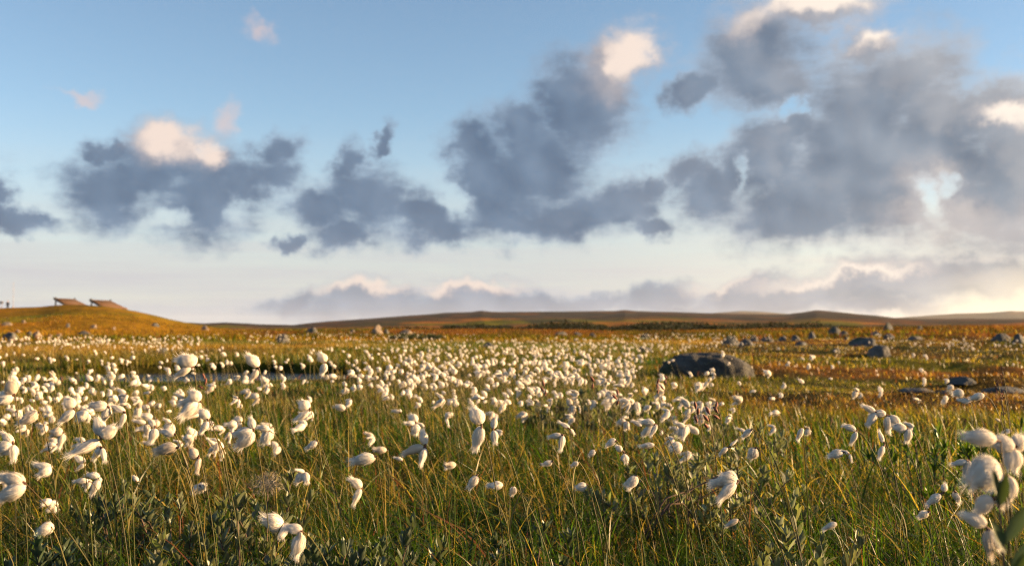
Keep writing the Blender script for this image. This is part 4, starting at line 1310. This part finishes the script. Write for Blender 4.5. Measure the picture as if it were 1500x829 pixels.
# ------------------------------------------------------------------ air
m, t = new_mat('clear_air'); m.node_tree.nodes.clear()
vol = t.add('ShaderNodeVolumePrincipled', {'Color': (0.85, 0.90, 1.0, 1), 'Density': 0.00003, 'Anisotropy': 0.2})
ou = t.n.new('ShaderNodeOutputMaterial'); t.l.new(vol.outputs[0], ou.inputs['Volume'])
v, f = box((20000, 20000, 140), (0, 0, 28))
obj('haze', np_mesh('haze', v, [f]), m, kind='stuff', label='thin evening haze over the moor')

# ------------------------------------------------------------------ sky
SUN_AZ, SUN_EL = R(89), R(11.5)      # azimuth to the right of the view direction
w = bpy.data.worlds.new('World'); S.world = w; w.use_nodes = True
t = NT(w.node_tree)
sky = t.add('ShaderNodeTexSky', sky_type='NISHITA')
sky.sun_disc = False; sky.sun_elevation = SUN_EL; sky.sun_rotation = SUN_AZ
sky.altitude = 900; sky.air_density = 1.0; sky.dust_density = 0.4; sky.ozone_density = 1.5
dirv = t.add('ShaderNodeTexCoord').outputs['Generated']
sep = t.add('ShaderNodeSeparateXYZ', {0: dirv})
az = t.math('MULTIPLY', t.math('ARCTAN2', sep.outputs[0], sep.outputs[1]), 57.2958)
el = t.math('MULTIPLY', t.math('ARCSINE', sep.outputs[2]), 57.2958)
pos0 = t.add('ShaderNodeCombineXYZ', {0: az, 1: el}).outputs[0]


def vmath(op, a, b=None, c=None):
    ins = {0: a}
    if b is not None: ins[1] = b
    if c is not None: ins[2] = c
    return t.add('ShaderNodeVectorMath', ins, operation=op)


# wind-torn warp, larger swirls and fine shreds
nA = t.noise(pos0, 0.22, 3, 0.55).outputs['Color']
nB = t.noise(pos0, 0.75, 5, 0.62).outputs['Color']
wA = vmath('MULTIPLY', vmath('SUBTRACT', nA, (.5, .5, .5)).outputs[0], (3.2, 2.4, 0)).outputs[0]
wB = vmath('MULTIPLY', vmath('SUBTRACT', nB, (.5, .5, .5)).outputs[0], (2.3, 2.1, 0)).outputs[0]
posw = vmath('ADD', vmath('ADD', pos0, wA).outputs[0], wB).outputs[0]
posl = vmath('ADD', pos0, vmath('MULTIPLY', wB, (.55, .55, 0)).outputs[0]).outputs[0]


def azel(px, py):
    d = ray(px, py); d = d / np.linalg.norm(d)
    return math.degrees(math.atan2(d[0], d[1])), math.degrees(math.asin(d[2]))


DEG = 57.2958 / F


def blobs(lst, coord, k=0.35):
    out = None
    for i, (px, py, rx, ry, rot) in enumerate(lst):
        if i and i % 8 == 0:        # keeps the shader's working memory small: evaluate in batches
            coord = vmath('MULTIPLY_ADD', out, (1e-9, 1e-9, 0), coord).outputs[0]
        a, e = azel(px, py)
        if rot == 0:            # unrotated: one multiply-add
            sx, sy = 1 / (rx * DEG), 1 / (ry * DEG)
            ln = vmath('LENGTH', vmath('MULTIPLY_ADD', coord, (sx, sy, 0), (-a * sx, -e * sy, 0)).outputs[0]).outputs['Value']
            out = ln if out is None else t.math('SMOOTH_MIN', out, ln, k)
            continue
        mp = t.n.new('ShaderNodeMapping'); mp.vector_type = 'TEXTURE'
        t.l.new(coord, mp.inputs[0])
        mp.inputs['Location'].default_value = (a, e, 0); mp.inputs['Rotation'].default_value = (0, 0, R(rot)); mp.inputs['Scale'].default_value = (rx * DEG, ry * DEG, 1)
        ln = t.add('ShaderNodeVectorMath', {0: mp.outputs[0]}, operation='LENGTH').outputs['Value']
        out = ln if out is None else t.math('SMOOTH_MIN', out, ln, k)
    return out


CLOUDS = [
 (300, 300, 78, 52, 0), (245, 222, 66, 44, 0), (160, 285, 62, 48, 0), (155, 215, 30, 20, 0), (210, 255, 70, 45, 0), (355, 265, 50, 34, 20), (410, 215, 40, 24, 10), (405, 255, 50, 34, 0),
 (20, 318, 46, 18, 0), (0, 285, 16, 26, 0), 
 (545, 295, 58, 54, 0), (500, 345, 62, 22, 10), (425, 358, 22, 10, 0), (555, 208, 12, 36, -38), (515, 240, 22, 30, 0), (615, 318, 58, 36, -10), (650, 345, 50, 20, 0),
 (780, 245, 98, 78, 40), (850, 165, 72, 72, 30), (908, 88, 60, 44, 25), (880, 130, 60, 50, 0), (930, 290, 50, 36, 0), (700, 250, 40, 50, 0), (722, 285, 55, 58, 0), (755, 325, 85, 34, 0), (900, 300, 72, 42, 10), (835, 130, 50, 50, 0), (955, 330, 36, 20, 0), (960, 265, 26, 18, 0),
 (1095, 75, 88, 70, 15), (1135, 115, 75, 45, 0), (1200, 12, 100, 34, 8), (1010, 132, 38, 24, 20),
 (1255, 180, 110, 95, 40), (1215, 270, 130, 72, 20), (1060, 270, 74, 46, 35), (1170, 315, 130, 46, 0), (1300, 300, 96, 56, 0), (1320, 130, 84, 50, 30), (1275, 70, 44, 34, 0), (1385, 180, 66, 56, 0), (1450, 165, 76, 46, 10), (1440, 305, 84, 56, 0), (1490, 250, 60, 110, 0), (1150, 200, 40, 34, 40),
 (440, 436, 48, 18, 15), (550, 436, 92, 26, 0), (690, 436, 88, 26, 0), (600, 458, 190, 22, 0), (770, 448, 80, 20, 0), (860, 448, 80, 18, 8), (960, 437, 66, 22, 10), (1080, 424, 72, 18, 14), (1150, 436, 150, 28, 6), (1300, 420, 190, 34, 5), (1440, 408, 130, 30, 4), (1120, 225, 70, 44, 30), (1400, 240, 66, 50, 0), (1010, 250, 34, 30, 0), (1330, 220, 90, 60, 0), (1140, 250, 60, 50, 0), (760, 185, 56, 48, 0), (640, 335, 46, 30, 0), (830, 320, 80, 36, 0), (290, 250, 60, 44, 0), (470, 310, 50, 34, 0), (690, 215, 40, 40, 0), (1050, 455, 120, 16, 0), (1300, 452, 100, 14, 0),
 (1750, 330, 120, 80, 0), (1900, 150, 180, 100, 10), (-200, 260, 120, 70, 0), (-450, 330, 160, 60, 0), (2300, 300, 260, 90, 0), (1500, -200, 260, 90, 10), (800, -260, 200, 60, 0),
]
fld = blobs(CLOUDS, posw, 0.30)
nD = t.noise(pos0, 0.42, 5, 0.52).outputs[0]
strk = t.add('ShaderNodeMapping', {'Vector': pos0, 'Rotation': (0, 0, R(-38)), 'Scale': (0.45, 1.25, 1)}).outputs[0]
nF = t.noise(strk, 1.5, 5, 0.62).outputs[0]
dn = t.math('SUBTRACT', 1.33, fld)
hole = t.add('ShaderNodeMapRange', {0: blobs([(1080, 262, 14, 40, -28), (1158, 160, 12, 28, -20), (1362, 285, 22, 40, 20), (1395, 262, 18, 30, 20), (345, 300, 26, 26, 0), (240, 320, 26, 16, 20), (655, 300, 26, 30, 0)], posw, .2), 1: 1.3, 2: 0.1, 3: 0.0, 4: 0.6}, interpolation_type='SMOOTHSTEP').outputs[0]
dn = t.math('SUBTRACT', dn, hole)
dn = t.math('ADD', dn, t.math('MULTIPLY', t.math('SUBTRACT', nD, 0.5), 0.80))
dn = t.math('ADD', dn, t.math('MULTIPLY', t.math('SUBTRACT', nF, 0.5), 0.62))
alpha = t.add('ShaderNodeMapRange', {0: dn, 1: -0.16, 2: 0.80, 3: 0.0, 4: 1.0}, interpolation_type='SMOOTHSTEP').outputs[0]
thick = t.add('ShaderNodeMapRange', {0: dn, 1: 0.10, 2: 0.95, 3: 0.0, 4: 1.0}, interpolation_type='SMOOTHSTEP').outputs[0]
# clouds nearer the sun are warmer
warm = t.add('ShaderNodeMapRange', {0: az, 1: -2.0, 2: 27.0, 3: 0.0, 4: 1.0}, interpolation_type='SMOOTHSTEP').outputs[0]
lowf = t.add('ShaderNodeMapRange', {0: el, 1: 0.5, 2: 6.0, 3: 1.0, 4: 0.0}, interpolation_type='SMOOTHSTEP').outputs[0]
body = t.mixc(warm, (0.150, 0.220, 0.330), (0.262, 0.308, 0.378))
thin = t.mixc(warm, (0.30, 0.39, 0.52), (0.52, 0.51, 0.53))
body = t.mixc(t.math('MULTIPLY', lowf, 0.9), body, t.mixc(warm, (0.33, 0.365, 0.45), (0.39, 0.41, 0.47)))
cc = t.mixc(thick, thin, body)
posu = vmath('ADD', posw, (1.5, 1.3, 0)).outputs[0]
fld2 = blobs([c for c in CLOUDS if c[2] * c[3] > 2400 and -100 < c[0] < 1700], posu, 0.30)
edge = t.add('ShaderNodeMapRange', {0: t.math('SUBTRACT', fld2, fld), 1: -0.05, 2: 0.75, 3: 0.0, 4: 1.0}, interpolation_type='SMOOTHSTEP').outputs[0]
# billow relief: the side of each billow turned to the sun
rel2 = t.noise(vmath('ADD', pos0, (0.8, 0.7, 0)).outputs[0], 0.32, 2, 0.5).outputs[0]
rel1 = t.noise(pos0, 0.32, 2, 0.5).outputs[0]
rel = t.math('MULTIPLY', t.math('SUBTRACT', rel1, rel2), 1.1)
cc = t.mixc(1.0, cc, t.add('ShaderNodeCombineXYZ', {0: t.math('ADD', 1.0, rel), 1: t.math('ADD', 1.0, t.math('MULTIPLY', rel, .9)), 2: t.math('ADD', 1.0, t.math('MULTIPLY', rel, .75))}).outputs[0], 'MULTIPLY')
LIT = [(924, 78, 44, 30, 20), (252, 204, 36, 22, 0), (298, 220, 16, 12, 0), (1274, 46, 26, 15, 0), (1215, 2, 100, 18, 4), (1362, 288, 26, 36, 30), (1500, 160, 34, 10, 0), (540, 416, 50, 8, 0), (690, 416, 60, 8, 0), (1060, 408, 40, 7, 10), (1250, 402, 80, 7, 5), (1400, 330, 60, 20, 0)]
lf = blobs(LIT, posw, 0.2)
lit = t.add('ShaderNodeMapRange', {0: t.math('SUBTRACT', lf, t.math('ADD', t.math('MULTIPLY', t.math('SUBTRACT', nD, 0.5), 0.9), t.math('MULTIPLY', t.math('SUBTRACT', nF, 0.5), 0.4))), 1: 2.5, 2: 0.45, 3: 0.0, 4: 1.0}, interpolation_type='SMOOTHSTEP').outputs[0]
rim = t.math('MULTIPLY', edge, t.math('ADD', 0.05, t.math('MULTIPLY', warm, 0.16)))
cc = t.mixc(rim, cc, t.mixc(warm, (0.52, 0.58, 0.68), (0.86, 0.76, 0.69)))
litm = t.math('MULTIPLY', t.math('POWER', lit, 1.1), t.math('ADD', 0.42, t.math('MULTIPLY', edge, 0.58)))
cc = t.mixc(litm, cc, t.mixc(litm, (0.78, 0.64, 0.59), t.mixc(warm, (0.95, 0.78, 0.68), (1.12, 0.98, 0.84))))
# pale veil low over the horizon and the glow in the gap towards the sun
veil_n = t.noise(t.add('ShaderNodeMapping', {'Vector': pos0, 'Scale': (0.05, 0.9, 1)}).outputs[0], 1.0, 3, 0.6).outputs[0]
veil = t.math('MULTIPLY', t.add('ShaderNodeMapRange', {0: el, 1: 0.0, 2: 12.5, 3: 0.96, 4: 0.0}, interpolation_type='SMOOTHSTEP').outputs[0], t.math('ADD', 0.55, t.math('MULTIPLY', veil_n, 1.0)))
veilc = t.mixc(warm, (0.655, 0.655, 0.67), (0.98, 0.88, 0.76))
glow = t.add('ShaderNodeMapRange', {0: blobs([(1490, 446, 150, 24, 6), (1620, 430, 200, 50, 0)], posl, .3), 1: 1.3, 2: 0.1, 3: 0.0, 4: 1.0}, interpolation_type='SMOOTHSTEP').outputs[0]

bg = t.add('ShaderNodeBackground', {'Color': sky.outputs[0], 'Strength': 0.050})
veilb = t.add('ShaderNodeBackground', {'Color': veilc, 'Strength': 0.228})
cb = t.add('ShaderNodeBackground', {'Color': cc, 'Strength': 0.228})
gb = t.add('ShaderNodeBackground', {'Color': (1.30, 1.08, 0.74, 1), 'Strength': 0.25})
small = t.add('ShaderNodeMapRange', {0: t.math('SUBTRACT', blobs([(380, 40, 26, 20, -35), (118, 135, 40, 10, 0), (330, 172, 32, 22, 30)], posw, .2), t.math('MULTIPLY', t.math('SUBTRACT', nD, .5), 1.2)), 1: 1.1, 2: 0.0, 3: 0.0, 4: 0.6}, interpolation_type='SMOOTHSTEP').outputs[0]
sb = t.add('ShaderNodeBackground', {'Color': (0.82, 0.62, 0.56, 1), 'Strength': 0.228})
above = t.math('GREATER_THAN', el, -2.0)
s1 = t.add('ShaderNodeMixShader', {0: veil, 1: bg.outputs[0], 2: veilb.outputs[0]})
s1 = t.add('ShaderNodeMixShader', {0: small, 1: s1.outputs[0], 2: sb.outputs[0]})
s2 = t.add('ShaderNodeMixShader', {0: t.math('MULTIPLY', alpha, t.math('MULTIPLY', above, t.math('SUBTRACT', 0.97, t.math('MULTIPLY', lowf, 0.15)))), 1: s1.outputs[0], 2: cb.outputs[0]})
s3 = t.add('ShaderNodeMixShader', {0: t.math('MULTIPLY', glow, 0.6), 1: s2.outputs[0], 2: gb.outputs[0]})
t.add('ShaderNodeOutputWorld', {0: s3.outputs[0]})

w.cycles.sampling_method = 'MANUAL'; w.cycles.sample_map_resolution = 512
sl = bpy.data.lights.new('sun', 'SUN'); sl.energy = 5.0; sl.angle = R(0.6); sl.color = (1.0, 0.66, 0.33)
so = bpy.data.objects.new('sun', sl); COL.objects.link(so)
sd_ = Vector((math.sin(SUN_AZ) * math.cos(SUN_EL), math.cos(SUN_AZ) * math.cos(SUN_EL), math.sin(SUN_EL)))
so.rotation_euler = sd_.to_track_quat('Z', 'Y').to_euler(); so.location = (20, 5, 10)

# ------------------------------------------------------------------ camera
cam = bpy.data.cameras.new('camera'); co = bpy.data.objects.new('camera', cam); COL.objects.link(co)
cam.sensor_width = 36; cam.lens = 36 * F / 1500; cam.clip_start = 0.02; cam.clip_end = 30000
co.location = (0, 0, H); co.rotation_euler = (math.pi / 2 + PITCH, 0, 0)
cam.dof.use_dof = True; cam.dof.focus_distance = 1.5; cam.dof.aperture_fstop = 8.0; cam.dof.aperture_blades = 8
S.camera = co

S.render.engine = 'CYCLES'
S.view_settings.view_transform = 'Standard'; S.view_settings.look = 'None'; S.view_settings.exposure = 2.10; S.view_settings.gamma = 1.0
S.cycles.use_denoising = True; S.cycles.denoiser = 'OPENIMAGEDENOISE'; S.cycles.denoising_prefilter = 'NONE'; S.cycles.denoising_input_passes = 'RGB_ALBEDO_NORMAL'
S.cycles.filter_width = 1.15
S.cycles.max_bounces = 8; S.cycles.diffuse_bounces = 3; S.cycles.glossy_bounces = 2; S.cycles.transmission_bounces = 4; S.cycles.transparent_max_bounces = 4
S.cycles.use_adaptive_sampling = True; S.cycles.adaptive_threshold = 0.015
S.cycles.caustics_reflective = False; S.cycles.caustics_refractive = False
S.cycles.sample_clamp_indirect = 4.0
